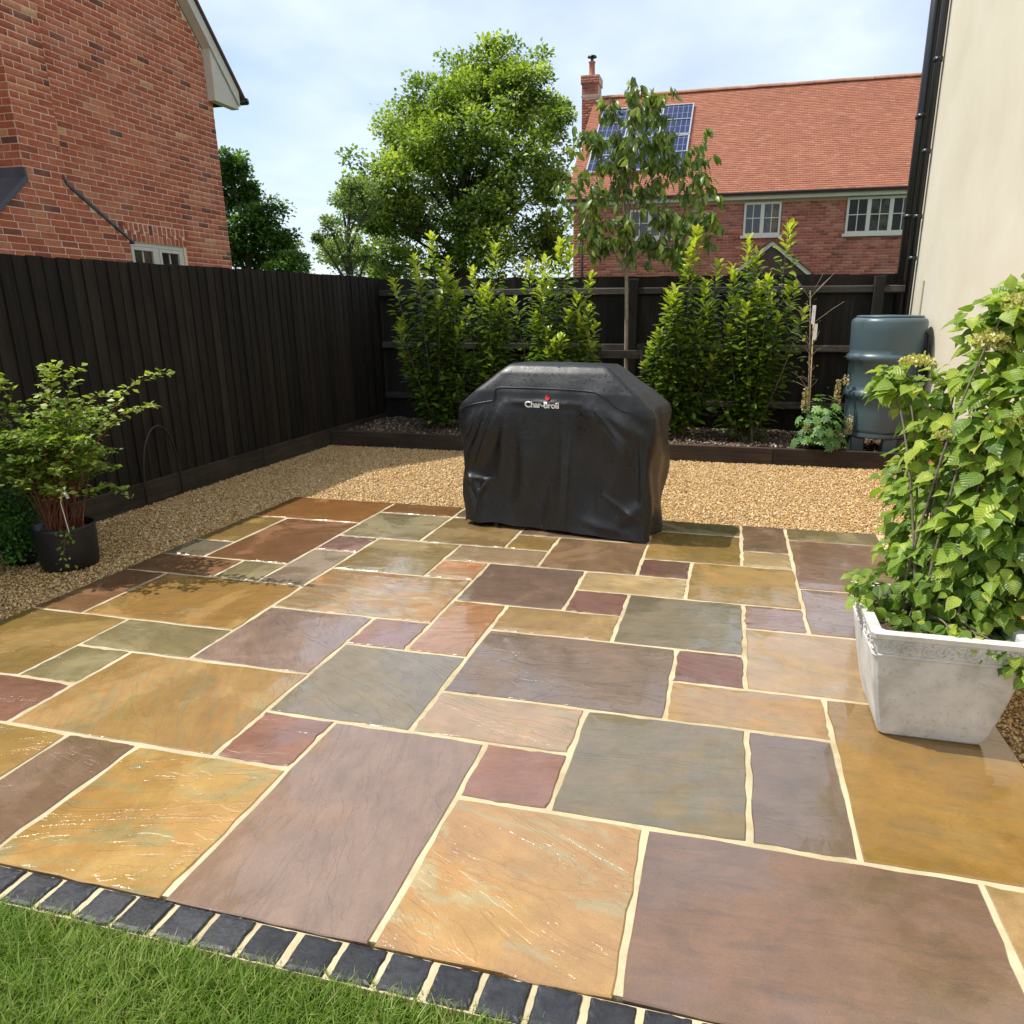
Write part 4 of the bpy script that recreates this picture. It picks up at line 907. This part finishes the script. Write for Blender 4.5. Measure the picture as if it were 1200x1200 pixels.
laurel((-.74, 6.66), [(-.66,6.62,2.13),(-.92,6.62,1.88),(-.55,6.60,1.55),(-.98,6.55,1.45),(-.70,6.45,1.70)], 'slender laurel shrub behind the left shoulder of the barbecue cover', 10, .28, 1.8)
laurel((-.02, 6.56), [(.08,6.55,2.13),(.20,6.52,2.06),(-.26,6.55,1.93),(.42,6.50,1.80),(-.42,6.52,1.55),(.48,6.45,1.30),(-.05,6.42,1.95),(.30,6.42,1.60),(-.15,6.4,1.4)], 'bushy laurel shrub directly behind the barbecue, left of the young tree', 15, .46, 1.95)
laurel((1.38, 6.62), [(1.48,6.60,2.22),(1.42,6.58,2.02),(1.72,6.60,1.90),(1.22,6.55,1.62),(1.60,6.50,1.70),(1.12,6.50,1.20),(1.85,6.55,1.55)], 'laurel shrub right of the young tree and of the barbecue', 16, .40, 1.95)
laurel((2.12, 6.55), [(2.36,6.52,2.24),(1.98,6.52,2.12),(2.08,6.50,1.98),(2.45,6.48,1.68),(1.85,6.55,1.85),(2.20,6.42,1.75),(2.55,6.42,1.45),(2.32,6.40,1.40),(2.0,6.38,1.5)], 'tall laurel shrub next to the bare sapling and the lupin', 16, .42, 1.95)

# ---- young cherry in the bed
cher = thing('young_tree', (.745, 7.0, .1), 'slim young tree with drooping leaves in front of the solar panels', 'tree')
CL = [(.79,6.81,3.53,.12),(.52,6.93,3.42,.19),(.95,6.98,3.52,.16),(.32,6.84,3.09,.23),(.76,6.85,3.11,.26),(1.15,6.97,2.92,.23),(1.43,7.25,2.95,.2),(.18,7.06,2.81,.24),(.59,6.85,2.76,.25),(1.04,6.84,2.62,.25),(1.46,6.97,2.62,.21),(.33,6.79,2.43,.22),(.74,6.79,2.33,.23),(1.21,7.01,2.3,.22),(1.54,6.71,2.26,.16),(.39,6.99,2.15,.13),(.96,6.9,2.17,.13),(1.30,6.85,2.05,.12),(.55,7.1,3.0,.2),(1.0,7.15,3.1,.2)]
m = MB(); m.tube([(.75,7.0,.05),(.742,7.0,.7),(.73,7.0,1.4),(.715,7.0,1.95),(.71,6.99,2.4),(.74,6.95,2.9),(.78,6.85,3.5)], [.026,.023,.021,.019,.013,.009,.004], 9); m.build('trunk', M_bark2, cher, smooth=True)
m = MB(); P = []; A = []; N = []; S = []; vr = []
for (x, y, z, r_) in CL:
    st = np.array([.715, 7.0, min(2.5, 1.78+.25*(z-2.0))+rng.uniform(-.05, .1)]); br = bez(st, (st[0]+(x-st[0])*.35, st[1]+(y-st[1])*.35, st[2]+(z-st[2])*.75+.05), (x, y, z+.6*r_), 9); m.tube(br, list(np.linspace(.009, .0025, 9)), 5, cap=False)
    for tw_ in range(8):
        e = np.array([x, y, z])+rng.normal(0, 1, 3)*r_*.62; s0 = np.array(br[rng.randint(4, 9)]); e[2] = e[2]-.05
        tp = bez(s0, (s0+e)/2+np.array([0, 0, .08]), e, 6); m.tube(tp, list(np.linspace(.0035, .0012, 6)), 4, cap=False)
        for j in range(12):
            q = np.array(tp[min(5, rng.randint(1, 7))])+rng.normal(0, .02, 3); d = rng.normal(0, 1, 3); d[2] = -abs(d[2])*.7-.75; P.append(q); A.append(d); N.append(rng.normal(0, .6, 3)+np.array([0, 0, .5])+SUNv*.4); S.append(rng.uniform(.085, .135)); vr.append(rng.beta(2, 2.4)+.12*(x > 1.2))
m.build('branches', M_bark2, cher, smooth=True)
M_cherry = leafmat('cherry_leaf', (.060, .110, .028), (.150, .230, .048), (.36, .42, .10), .38, .35); M_cherryo = leafmat('cherry_leaf_single', (.060, .110, .028), (.150, .230, .048), (.36, .42, .10), .38, .35, 'obj')
def split_leaves(parent, T, P, A, N, S, vr, mat_o, mat_v, nsep, rank):
    P, A, N, S, vr = map(np.asarray, (P, A, N, S, vr)); od = np.argsort(rank); a = od[:nsep]; b = od[nsep:]
    me = fmesh('leaf', T[0], T[1], mat_o, True, None, T[0][:, :2]); X, AA, NN = frames(A[a], N[a])
    for i, k in enumerate(a):
        o = bpy.data.objects.new('leaf', me); link(o, parent, P[k]); M3 = Matrix((X[i], AA[i], NN[i])).transposed(); o.rotation_mode = 'QUATERNION'; o.rotation_quaternion = M3.to_quaternion(); o.scale = (S[k],)*3
    if len(b): foliage('leaves', parent, T, P[b], A[b], N[b], S[b], vr[b], mat_v)
P = np.array(P); split_leaves(cher, T_cherry, P, A, N, S, vr, M_cherryo, M_cherry, 280, P[:, 1])

# ---- bare staked sapling
sap = thing('bare_sapling', (2.66, 6.30, .1), 'bare twiggy sapling tied to a cane with white tags beside the tall laurel', 'sapling')
M_twig = simple('dry_twig', (.28, .23, .16), .9, .3, 20, .3, 60); M_cane = simple('bamboo_cane', (.45, .32, .13), .6, .2, 14, .1, 60)
m = MB(); m.tube([(2.67,6.30,.08),(2.65,6.30,.7),(2.61,6.31,1.3),(2.58,6.31,1.62)], [.010,.009,.007,.004], 6)
for i in range(30):
    z = rng.uniform(.35, 1.6); x = np.interp(z, [.08,.7,1.3,1.62], [2.67,2.65,2.61,2.58]); L = rng.uniform(.08, .26)*(1.5 if z > 1.3 else 1); g = rng.uniform(0, 6.28); d = np.array([math.cos(g), math.sin(g)*.6, rng.uniform(.2, 1.0)]); d /= np.linalg.norm(d); a = np.array([x, 6.30, z]); b = a+d*L*.6+np.array([0,0,.02]); c_ = a+d*L+rng.normal(0, .02, 3); m.tube([a, b, c_], [.0038, .0026, .0015], 4)
m.tube([(2.58,6.31,1.55),(2.70,6.31,1.68),(2.80,6.3,1.80)], [.004,.003,.0015], 4); m.tube([(2.58,6.31,1.55),(2.50,6.31,1.66),(2.42,6.3,1.76)], [.004,.003,.0015], 4)
m.build('branches', M_twig, sap, smooth=True)
MB().tube([(2.69,6.27,.08),(2.63,6.285,1.42)], .006, 7).build('cane', M_cane, sap, smooth=True)
for x, z, h in ((2.625, 1.40, .17), (2.655, 1.24, .15)): MB().box(x-.016, x+.016, 6.245, 6.248, z-h/2, z+h/2).build('tag', M_white, sap)
P = []; A = []
for i in range(26): P.append((2.6+rng.normal(0, .12), 6.3+rng.normal(0, .06), rng.uniform(.6, 1.75))); A.append(rng.normal(0, 1, 3))
foliage('buds', sap, T_small, P, A, rng.normal(0, 1, (26, 3)), rng.uniform(.02, .045, 26), rng.rand(26)*.6, M_laurel)

# ---- lupin
lup = thing('lupin_plant', (2.78, 6.14, .1), 'lupin with pale seed spikes spilling over the timber edging', 'flower')
M_lup = leafmat('lupin_leaf', (.06, .15, .035), (.13, .27, .06), (.26, .42, .12), .5, .3); M_spike = leafmat('lupin_spike', (.36, .30, .14), (.52, .42, .20), (.62, .54, .32), .7, .2)
P = []; A = []; N = []; S = []; m = MB()
for i in range(130):
    g = rng.uniform(0, 6.28); r_ = math.sqrt(rng.rand()); c_ = np.array([2.78+.27*r_*math.cos(g), 6.10+.18*r_*math.sin(g), .17+.30*(1-r_**2)*rng.rand()+.12*(1-r_)+(.15 if rng.rand() < .18 else 0)])
    m.tube([(2.78+.2*(c_[0]-2.78), 6.13, .10), ((2.78+c_[0])/2, (6.13+c_[1])/2, c_[2]*.7+.06), tuple(c_)], .0022, 4, cap=False)
    nv = nrmz(np.array([math.cos(g)*r_*.8, math.sin(g)*r_*.8-.25, .8])+rng.normal(0, .2, 3)); e1 = nrmz(np.cross(nv, [0.3, 1, .1])); e2 = np.cross(nv, e1)
    for k in range(9):
        a = 6.283*k/9; P.append(c_); A.append(e1*math.cos(a)+e2*math.sin(a)+nv*.25); N.append(nv); S.append(rng.uniform(.045, .062))
foliage('leaves', lup, T_cherry, P, A, N, S, np.repeat(rng.rand(130), 9), M_lup)
spk = [(2.61,6.14,.50,.22),(2.90,6.16,.56,.24),(2.64,6.02,.24,.16),(2.75,5.99,.20,.15),(3.02,6.04,.30,.18),(2.97,6.2,.74,.10)]
for (x, y, z0, L) in spk:
    m.tube([(2.78+.3*(x-2.78), 6.14, .10), (x, y, z0), (x+.01, y, z0+L)], .004, 5)
m.build('stems', M_laurel, lup, smooth=True)
for (x, y, z0, L) in spk:
    q = int(L*420); hh = rng.rand(q); g = rng.uniform(0, 6.28, q); rad = np.stack([np.cos(g), np.sin(g), .7*np.ones(q)], 1); pos_ = np.stack([x+.012*np.cos(g), y+.012*np.sin(g), z0+L*hh], 1)
    foliage('flower_spike', lup, T_small, pos_, rad, np.cross(rad, rng.normal(0, 1, (q, 3))), .032*(1.15-.6*hh), rng.rand(q), M_spike)

# ---- potted shrub by the left fence
M_potp = simple('black_plant_pot', (.014, .014, .015), .45, .2, 6, .15, 25)
pot = thing('plant_pot', (-1.83, 2.02, 0), 'black plastic pot on the gravel by the left edge of the patio', 'plant pot')
m = MB(); m.lathe([(.140, -.01), (.148, .015), (.153, .10), (.156, .17), (.158, .225), (.160, .24), (.156, .246), (.148, .243), (.146, .20)], (-1.83, 2.02, 0), 40); m.build('body', M_potp, pot, smooth=True)
MB().lathe([(.145, 0), (.02, .012)], (-1.83, 2.02, .205), 24).build('compost', M_soil, pot)
shr = thing('potted_shrub', (-1.83, 2.02, .2), 'red-stemmed small-leaved shrub growing in the black pot', 'shrub')
M_shr = leafmat('small_round_leaf', (.070, .130, .020), (.22, .32, .045), (.55, .61, .15), .45, .35)
m = MB(); P = []; A = []; N = []; S = []; vr = []
tips = [(-.92,1.97,1.13),(-1.0,1.98,.95),(-1.22,1.93,.46),(-1.25,1.95,1.02),(-1.38,1.9,1.15),(-1.55,1.9,1.17),(-1.62,1.95,1.14),(-1.30,1.80,.80),(-1.42,1.72,.62),(-2.0,1.9,1.12),(-2.15,1.85,1.05)]
for i in range(62):
    g = rng.uniform(0, 6.28); r_ = .42*math.sqrt(rng.rand()); tips.append((-1.80+1.05*r_*math.cos(g), 1.98+.8*r_*math.sin(g), rng.uniform(.62, 1.06)-.35*r_))
for i, tp in enumerate(tips):
    b = (-1.83+rng.normal(0, .045), 2.02+rng.normal(0, .045), .2); mid = (b[0]*.6+tp[0]*.4, b[1]*.6+tp[1]*.4, .25+.75*tp[2] if i != 2 else .62)
    pts_ = bez(b, mid, tp, 11); m.tube(pts_, list(np.linspace(.0036, .0010, 11)), 4, cap=False); pa = np.array(pts_)
    for j in range(64):
        f = rng.uniform(.26, 1)**.8*10; k = min(9, int(f)); q = pa[k]+(pa[k+1]-pa[k])*(f-k); g = rng.uniform(0, 6.28); d = np.array([math.cos(g), math.sin(g), .25]); tw_ = rng.uniform(0, .055)*(1 if i > 10 else .5)
        P.append(q+d*tw_+rng.normal(0, .006, 3)); A.append(d+rng.normal(0, .3, 3)); N.append(np.array([0, 0, .8])+SUNv*.3+rng.normal(0, .5, 3)); S.append(rng.uniform(.026, .043)); vr.append(.25+.4*(q[2]-.4)+rng.normal(0, .2)+(.15 if i < 11 else 0))
# low trailing sprig over the pot rim
pts_ = bez((-1.70,1.95,.25), (-1.62,1.84,.30), (-1.66,1.83,.08), 8); m.tube(pts_, .0018, 4); pa = np.array(pts_)
for j in range(34): q = pa[rng.randint(2, 8)]+rng.normal(0, .022, 3); P.append(q); A.append(rng.normal(0, 1, 3)); N.append(rng.normal(0, 1, 3)); S.append(rng.uniform(.018, .03)); vr.append(rng.rand())
m.build('stems', M_red, shr, smooth=True); foliage('leaves', shr, T_small, P, A, N, S, vr, M_shr)
MB().tube([(-1.66,1.90,.24),(-1.655,1.88,.42),(-1.60,1.86,.50)], .0022, 5).build('label_tie', M_white, shr)
m = MB(); m.add([(-1.585,1.84,.50),(-1.56,1.84,.455),(-1.542,1.84,.465),(-1.567,1.84,.51),(-1.585,1.8415,.50),(-1.56,1.8415,.455),(-1.542,1.8415,.465),(-1.567,1.8415,.51)], [(0,1,2,3),(7,6,5,4),(0,4,5,1),(1,5,6,2),(2,6,7,3),(3,7,4,0)]); m.build('plant_label', M_white, shr)
# ---- leafy plant left of it
pot2 = thing('plant_pot', (-2.16, 2.02, 0), 'low black pot half out of view at the far left', 'plant pot')
MB().lathe([(.10, -.01), (.12, .09), (.123, .10), (.116, .102), (.11, .08)], (-2.16, 2.02, 0), 32).build('body', M_potp, pot2, smooth=True)
fern = thing('leafy_plant', (-2.16, 2.02, .12), 'deep green fine-leaved plant at the left edge of the picture', 'plant')
M_fern = leafmat('fine_green_leaf', (.03, .10, .015), (.08, .22, .03), (.17, .34, .055), .5, .3)
m = MB(); P = []; A = []; N = []; S = []; vr = []
for i in range(64):
    g = rng.uniform(0, 6.28); r_ = .27*math.sqrt(rng.rand()); tp = np.array([-2.14+r_*math.cos(g), 1.96+r_*math.sin(g), rng.uniform(.08, .66)-.4*r_*rng.rand()])
    pts_ = bez((-2.16, 2.02, .1), (-2.16+.4*(tp[0]+2.16), 2.02+.4*(tp[1]-2.02), tp[2]*.9), tp, 8); m.tube(pts_, .0022, 4, cap=False); pa = np.array(pts_)
    for j in range(64):
        k = rng.randint(2, 8); q = pa[k]+rng.normal(0, .032, 3); P.append(q); A.append(q-np.array([-2.16, 2.02, .25])+rng.normal(0, .25, 3)); N.append(np.array([0, 0, 1])+rng.normal(0, .5, 3)); S.append(rng.uniform(.016, .028)); vr.append(.3+.3*rng.normal()+.4*(q[2]-.3))
m.build('stems', M_laurel, fern); foliage('leaves', fern, T_small, P, A, N, S, vr, M_fern)

# ---- climbing hydrangea in the planter
hyd = thing('hydrangea_bush', (2.64, 1.42, .37), 'large-leaved bright green hydrangea growing out of the white planter', 'shrub')
HB = [(2.54,1.77,1.15,.089),(2.48,1.79,1.19,.045),(2.62,1.76,1.04,.07),(2.77,1.76,1.37,.085),(2.81,1.62,1.41,.086),(2.7,1.75,1.17,.056),(2.77,1.6,1.21,.088),(2.89,1.71,1.24,.105),(2.79,1.6,1.46,.04),(2.67,1.65,.95,.111),(2.75,1.48,1.03,.103),(2.87,1.56,1.05,.116),(2.63,1.89,.78,.116),(2.68,1.55,.8,.121),(2.89,1.76,.78,.135),(2.63,1.74,.65,.099),(2.79,1.78,.54,.133),(2.9,1.66,.59,.133),(2.6,1.72,.51,.087),(2.65,1.42,.49,.102),(2.79,1.42,.44,.113),(2.9,1.42,.48,.105),(2.46,1.42,.47,.079),(2.55,1.35,.40,.07),(2.7,1.30,.36,.07),(2.84,1.32,.36,.07),(2.90,1.40,.34,.06),(2.41,1.46,.47,.045),(2.92,1.48,1.2,.124),(2.97,1.48,.89,.142),(3.05,1.54,.58,.149),(3.08,1.52,1.06,.168),(3.13,1.5,.72,.172),(2.95,1.75,1.42,.13),(3.1,1.7,1.35,.16),(3.2,1.6,.95,.17),(2.72,1.46,.60,.10),(2.83,1.42,.66,.11),(2.60,1.50,.58,.08),(2.93,1.45,.72,.11),(2.74,1.20,.385,.04),(2.83,1.18,.37,.04),(2.66,1.22,.40,.035),(2.86,1.15,.33,.022),(2.78,1.38,.75,.10),(2.87,1.34,.58,.10),(2.70,1.42,.68,.09),(2.62,1.40,.50,.08),(2.76,1.34,.50,.09),(2.92,1.36,.86,.10),(2.80,1.40,.92,.09)]
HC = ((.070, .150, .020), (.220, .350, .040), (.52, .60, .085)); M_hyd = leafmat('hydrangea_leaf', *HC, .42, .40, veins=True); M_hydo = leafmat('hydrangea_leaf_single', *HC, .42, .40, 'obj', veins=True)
m = MB(); P = []; A = []; N = []; S = []; vr = []
ctr = np.array([2.85, 1.60, .75])
for (x, y, z, r_) in HB:
    c_ = np.array([x, y, z]); b = np.array([2.64+rng.normal(0, .05), 1.42+rng.normal(0, .05), .37]); pts_ = bez(b, (b[0]*.6+x*.4, b[1]*.5+y*.5, .37+.7*(z-.37)+.08), c_, 10); m.tube(pts_, list(np.linspace(.0055, .0025, 10)), 6, cap=False)
    nl = int(28+5600*r_*r_)
    for j in range(nl):
        d = nrmz(rng.normal(0, 1, 3)); rr = r_*1.22*rng.rand()**.5; q = c_+d*rr*np.array([1, 1, .9]); out = nrmz(d+nrmz(c_-ctr)*.6)
        a = out*np.array([1, 1, .4])+np.array([0, 0, -.38])+rng.normal(0, .3, 3)
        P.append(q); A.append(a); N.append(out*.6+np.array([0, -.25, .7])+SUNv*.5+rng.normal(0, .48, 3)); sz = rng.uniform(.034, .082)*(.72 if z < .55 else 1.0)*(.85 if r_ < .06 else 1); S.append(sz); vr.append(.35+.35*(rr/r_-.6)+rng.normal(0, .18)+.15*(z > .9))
m.build('stems', M_bark, hyd, smooth=True)
P = np.array(P); dcam = np.linalg.norm(P-CAM, axis=1); offr = (P[:, 0]-2.98)*3*(P[:, 0] > 2.98)
A = np.array(A); N = np.array(N); S = np.array(S); vr = np.array(vr); kk = rng.randint(0, 3, len(P))
for k in range(3):
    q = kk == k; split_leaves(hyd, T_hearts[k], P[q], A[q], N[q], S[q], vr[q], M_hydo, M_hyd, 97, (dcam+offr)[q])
M_fl = leafmat('hydrangea_floret', (.34, .33, .08), (.56, .52, .15), (.74, .68, .34), .6, .25)
FLW = [(2.545,1.70,1.245,.060),(2.74,1.58,1.33,.055),(2.80,1.55,1.45,.06),(2.69,1.53,1.015,.075),(2.79,1.45,1.08,.07),(2.84,1.45,.72,.07),(2.76,1.50,.86,.06),(2.87,1.42,.95,.07),(2.60,1.70,.90,.055),(2.87,1.40,.62,.06),(2.95,1.45,1.25,.07),(2.66,1.55,1.00,.06),(2.72,1.47,.93,.065),(2.63,1.66,.83,.05),(2.81,1.42,.80,.06),(2.90,1.42,1.10,.06),(2.77,1.62,1.30,.06),(2.84,1.58,1.38,.05)]
for (x, y, z, r_) in FLW:
    n_ = 330; g = rng.uniform(0, 6.28, n_); rr = r_*np.sqrt(rng.rand(n_)); pos_ = np.stack([x+rr*np.cos(g), y+rr*np.sin(g), z+.02-.35*rr**2/r_+rng.normal(0, .006, n_)], 1)
    o = foliage('flower_head', hyd, T_small, pos_, rng.normal(0, 1, (n_, 3))+np.array([0, 0, .6]), rng.normal(0, 1, (n_, 3)), rng.uniform(.010, .018, n_), rng.rand(n_), M_fl)

# ================================================================== TREES BEYOND THE FENCES
def big_tree(name, label, base, clumps, mat, bark, nsub, nleaf, lsize, spread=.42, vbase=.35):
    th = thing(name, base, label, 'tree'); b = np.array(base); top = np.mean([c_[:3] for c_ in clumps], axis=0)
    m = MB(); tr = max(.05, .035*(max(c_[2] for c_ in clumps)))
    fork = np.array([b[0]*.6+top[0]*.4, b[1]*.6+top[1]*.4, b[2]+(top[2]-b[2])*.42]); mid2 = np.array([b[0]*.2+top[0]*.8, top[1], fork[2]+(top[2]-fork[2])*.9])
    m.tube(bez(b, (b[0], b[1], fork[2]*.6), fork, 7)+bez(fork, (fork+mid2)/2, mid2, 5)[1:], list(np.linspace(tr, tr*.3, 11)), 9); m.build('trunk', bark, th, smooth=True)
    m = MB(); P = []; A = []; N = []; S = []; vr = []
    for (x, y, z, r_) in clumps:
        c_ = np.array([x, y, z]); st = fork+(mid2-fork)*rng.rand(); st = st if z > st[2] else fork
        br = bez(st, (st[0]*.5+x*.5, st[1]*.5+y*.5, st[2]*.4+z*.6+.1*r_), c_, 9); m.tube(br, list(np.linspace(tr*.34, tr*.07, 9)), 6, cap=False)
        D = nrmz(rng.normal(0, 1, (nsub, 3))); D[:, 2] = D[:, 2]*.85+.08; RR = r_*(.25+.70*rng.rand(nsub)**.7)
        SC = c_+D*RR[:, None]
        for i in range(nsub):
            m.tube(bez(c_, (c_+SC[i])/2+rng.normal(0, .06*r_, 3), SC[i], 4), [tr*.07, tr*.05, tr*.035, tr*.015], 4, cap=False)
        sr = r_*spread*rng.uniform(.55, 1.15, nsub)
        q = np.clip(rng.normal(0, 1, (nsub, nleaf, 3)), -1.9, 1.9)*np.array([1, 1, .62])*.55*sr[:, None, None]
        P.append((SC[:, None]+q).reshape(-1, 3)); out = nrmz(q+.3*D[:, None]*sr[:, None, None])
        A.append((out+rng.normal(0, .5, q.shape)).reshape(-1, 3)); N.append((out*.4+np.array([0, 0, .7])+SUNv*.35+rng.normal(0, .45, q.shape)).reshape(-1, 3))
        vr.append((vbase+.20*rng.normal(0, 1, (nsub, 1))+.14*rng.normal(0, 1, (nsub, nleaf))+.34*q[..., 2]/sr[:, None]).ravel())  # leaves lighter towards each subclump's top: sunlit tops put into the colour
    m.build('branches', bark, th, smooth=True)
    P = np.concatenate(P); n_ = len(P)
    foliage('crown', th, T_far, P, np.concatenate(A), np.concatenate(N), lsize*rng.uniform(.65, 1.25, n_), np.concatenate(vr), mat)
OAK = [(-6.62,26.22,9.82,1.21),(-8.34,26.92,9.53,1.33),(-5.31,25.08,8.71,1.22),(-9.37,26.05,8.59,1.41),(-5.29,27.73,8.4,.96),(-11.11,27.74,7.98,1.35),(-7.16,24.35,7.22,1.46),(-5.54,24.71,6.68,1.41),(-10.48,24.03,6.11,1.26),(-9.56,25.74,5.91,1.59),(-11.29,23.93,4.92,1.1),(-11.07,25.81,4.63,1.64),(-8.57,26.66,5.41,1.8),(-6.03,25.03,4.97,1.52),(-5.22,26.78,6.05,1.05),(-13.45,26.4,3.96,1.03),(-10.58,23.91,3.12,1.24),(-9.2,26.26,3.55,1.65),(-6.36,24.94,3.4,1.54),(-4.94,25.63,3.86,1.09),(-8.0,25.2,8.2,1.3),(-7.0,26.5,6.3,1.5),(-8.6,25,7.0,1.4),(-9.8,26.6,7.2,1.3),(-7.4,25.6,4.3,1.5),(-10.2,25.2,5.0,1.3),(-6.4,26.0,8.6,1.2)]
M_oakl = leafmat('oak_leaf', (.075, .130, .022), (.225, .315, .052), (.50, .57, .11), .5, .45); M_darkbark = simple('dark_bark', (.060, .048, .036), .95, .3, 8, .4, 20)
big_tree('oak_tree', 'broad green oak tree filling the middle of the skyline', (-8.3, 26, 0), OAK, M_oakl, M_darkbark, 22, 125, .150, .38, .46)
DK = [(-11.3,16.74,5.04,.5),(-11.3,17.23,4.49,.6),(-10.51,16.93,3.89,.59),(-11.22,16.59,3.56,.68),(-10.28,17.05,3.25,.56),(-11.19,17.34,2.96,.67),(-9.9,16.77,2.68,.5),(-11.64,16.67,2.92,.56),(-12.0,17.0,4.2,.8),(-11.9,17.0,5.0,.6)]
M_dark = leafmat('dark_tree_leaf', (.035, .085, .018), (.095, .180, .032), (.24, .37, .07), .5, .4)
big_tree('dark_green_tree', 'dense dark green tree just right of the brick gable', (-11.3, 17, 0), DK, M_dark, M_darkbark, 22, 110, .10)
PL = [(-10.91,20.87,4.1,.38),(-10.76,21.52,4.94,.5),(-10.37,21.57,5.45,.39),(-11.04,21.21,3.36,.5),(-10.23,21.48,4.41,.55),(-9.48,21.41,5.01,.44),(-10.21,20.85,3.45,.55),(-11.14,20.51,3.69,.22),(-9.81,21.18,3.2,.5),(-10.5,21,2.6,.6)]
M_pale = leafmat('pale_tree_leaf', (.10, .15, .045), (.21, .29, .09), (.40, .48, .19), .5, .35)
big_tree('pale_green_tree', 'airy pale green tree at the left side of the oak', (-10.4, 21.2, 0), PL, M_pale, M_darkbark, 12, 34, .10, .5)
SF = [(-10.88,19.03,2.95,.30),(-10.97,18.92,3.31,.24),(-10.95,19,2.5,.32)]
big_tree('yellow_green_shrub', 'small yellow-green treetop over the fence between the dark tree and the pale one', (-10.9, 19, 0), SF, M_pale, M_darkbark, 10, 50, .08, .5, .7)

# ================================================================== LAWN
M_grass = leafmat('grass_blade', (.075, .150, .018), (.200, .325, .042), (.55, .53, .23), .5, .35)
N_ = 105000; gx = rng.uniform(-.75, 2.0, N_); gy = -.060-1.0*rng.rand(N_)**1.12
near = np.clip((-.055-gy)/.09, 0, 1)
ln = (.026+.026*near)*rng.uniform(.6, 1.35, N_); patch = .5+.5*np.sin(gx*5.1+2*np.sin(gy*7))*np.cos(gy*6.3+gx*2)
g = rng.uniform(0, 6.28, N_); lean = rng.uniform(.15, .95, N_); d = np.stack([np.cos(g), np.sin(g)], 1); wd = rng.uniform(.0011, .0020, N_)
sx = np.stack([-d[:, 1], d[:, 0]], 1)*wd[:, None]
b0 = np.stack([gx, gy, np.full(N_, -.035)+.008*patch], 1)
def pt(f, z, k):
    q = b0.copy(); q[:, :2] += d*(lean*ln*f)[:, None]+sx*k; q[:, 2] += ln*z; return q
V = np.stack([pt(0, 0, -1), pt(0, 0, 1), pt(.32, .62, .8), pt(.32, .62, -.8), pt(1.0, .95, 0)], 1).reshape(-1, 3)
F = (np.array([(0, 1, 2), (0, 2, 3), (3, 2, 4)])[None]+5*np.arange(N_)[:, None, None]).reshape(-1, 3)
var = .30+.22*patch+rng.normal(0, .14, N_); dry = rng.rand(N_) < (.05+.16*(1-near)); var[dry] = rng.uniform(.8, 1, dry.sum())
tag(obj('lawn_grass', fmesh('lawn_grass', V, F, M_grass, False, np.repeat(np.clip(var, 0, 1), 5))), 'short green lawn grass in front of the dark brick edging', 'grass', kind='stuff')
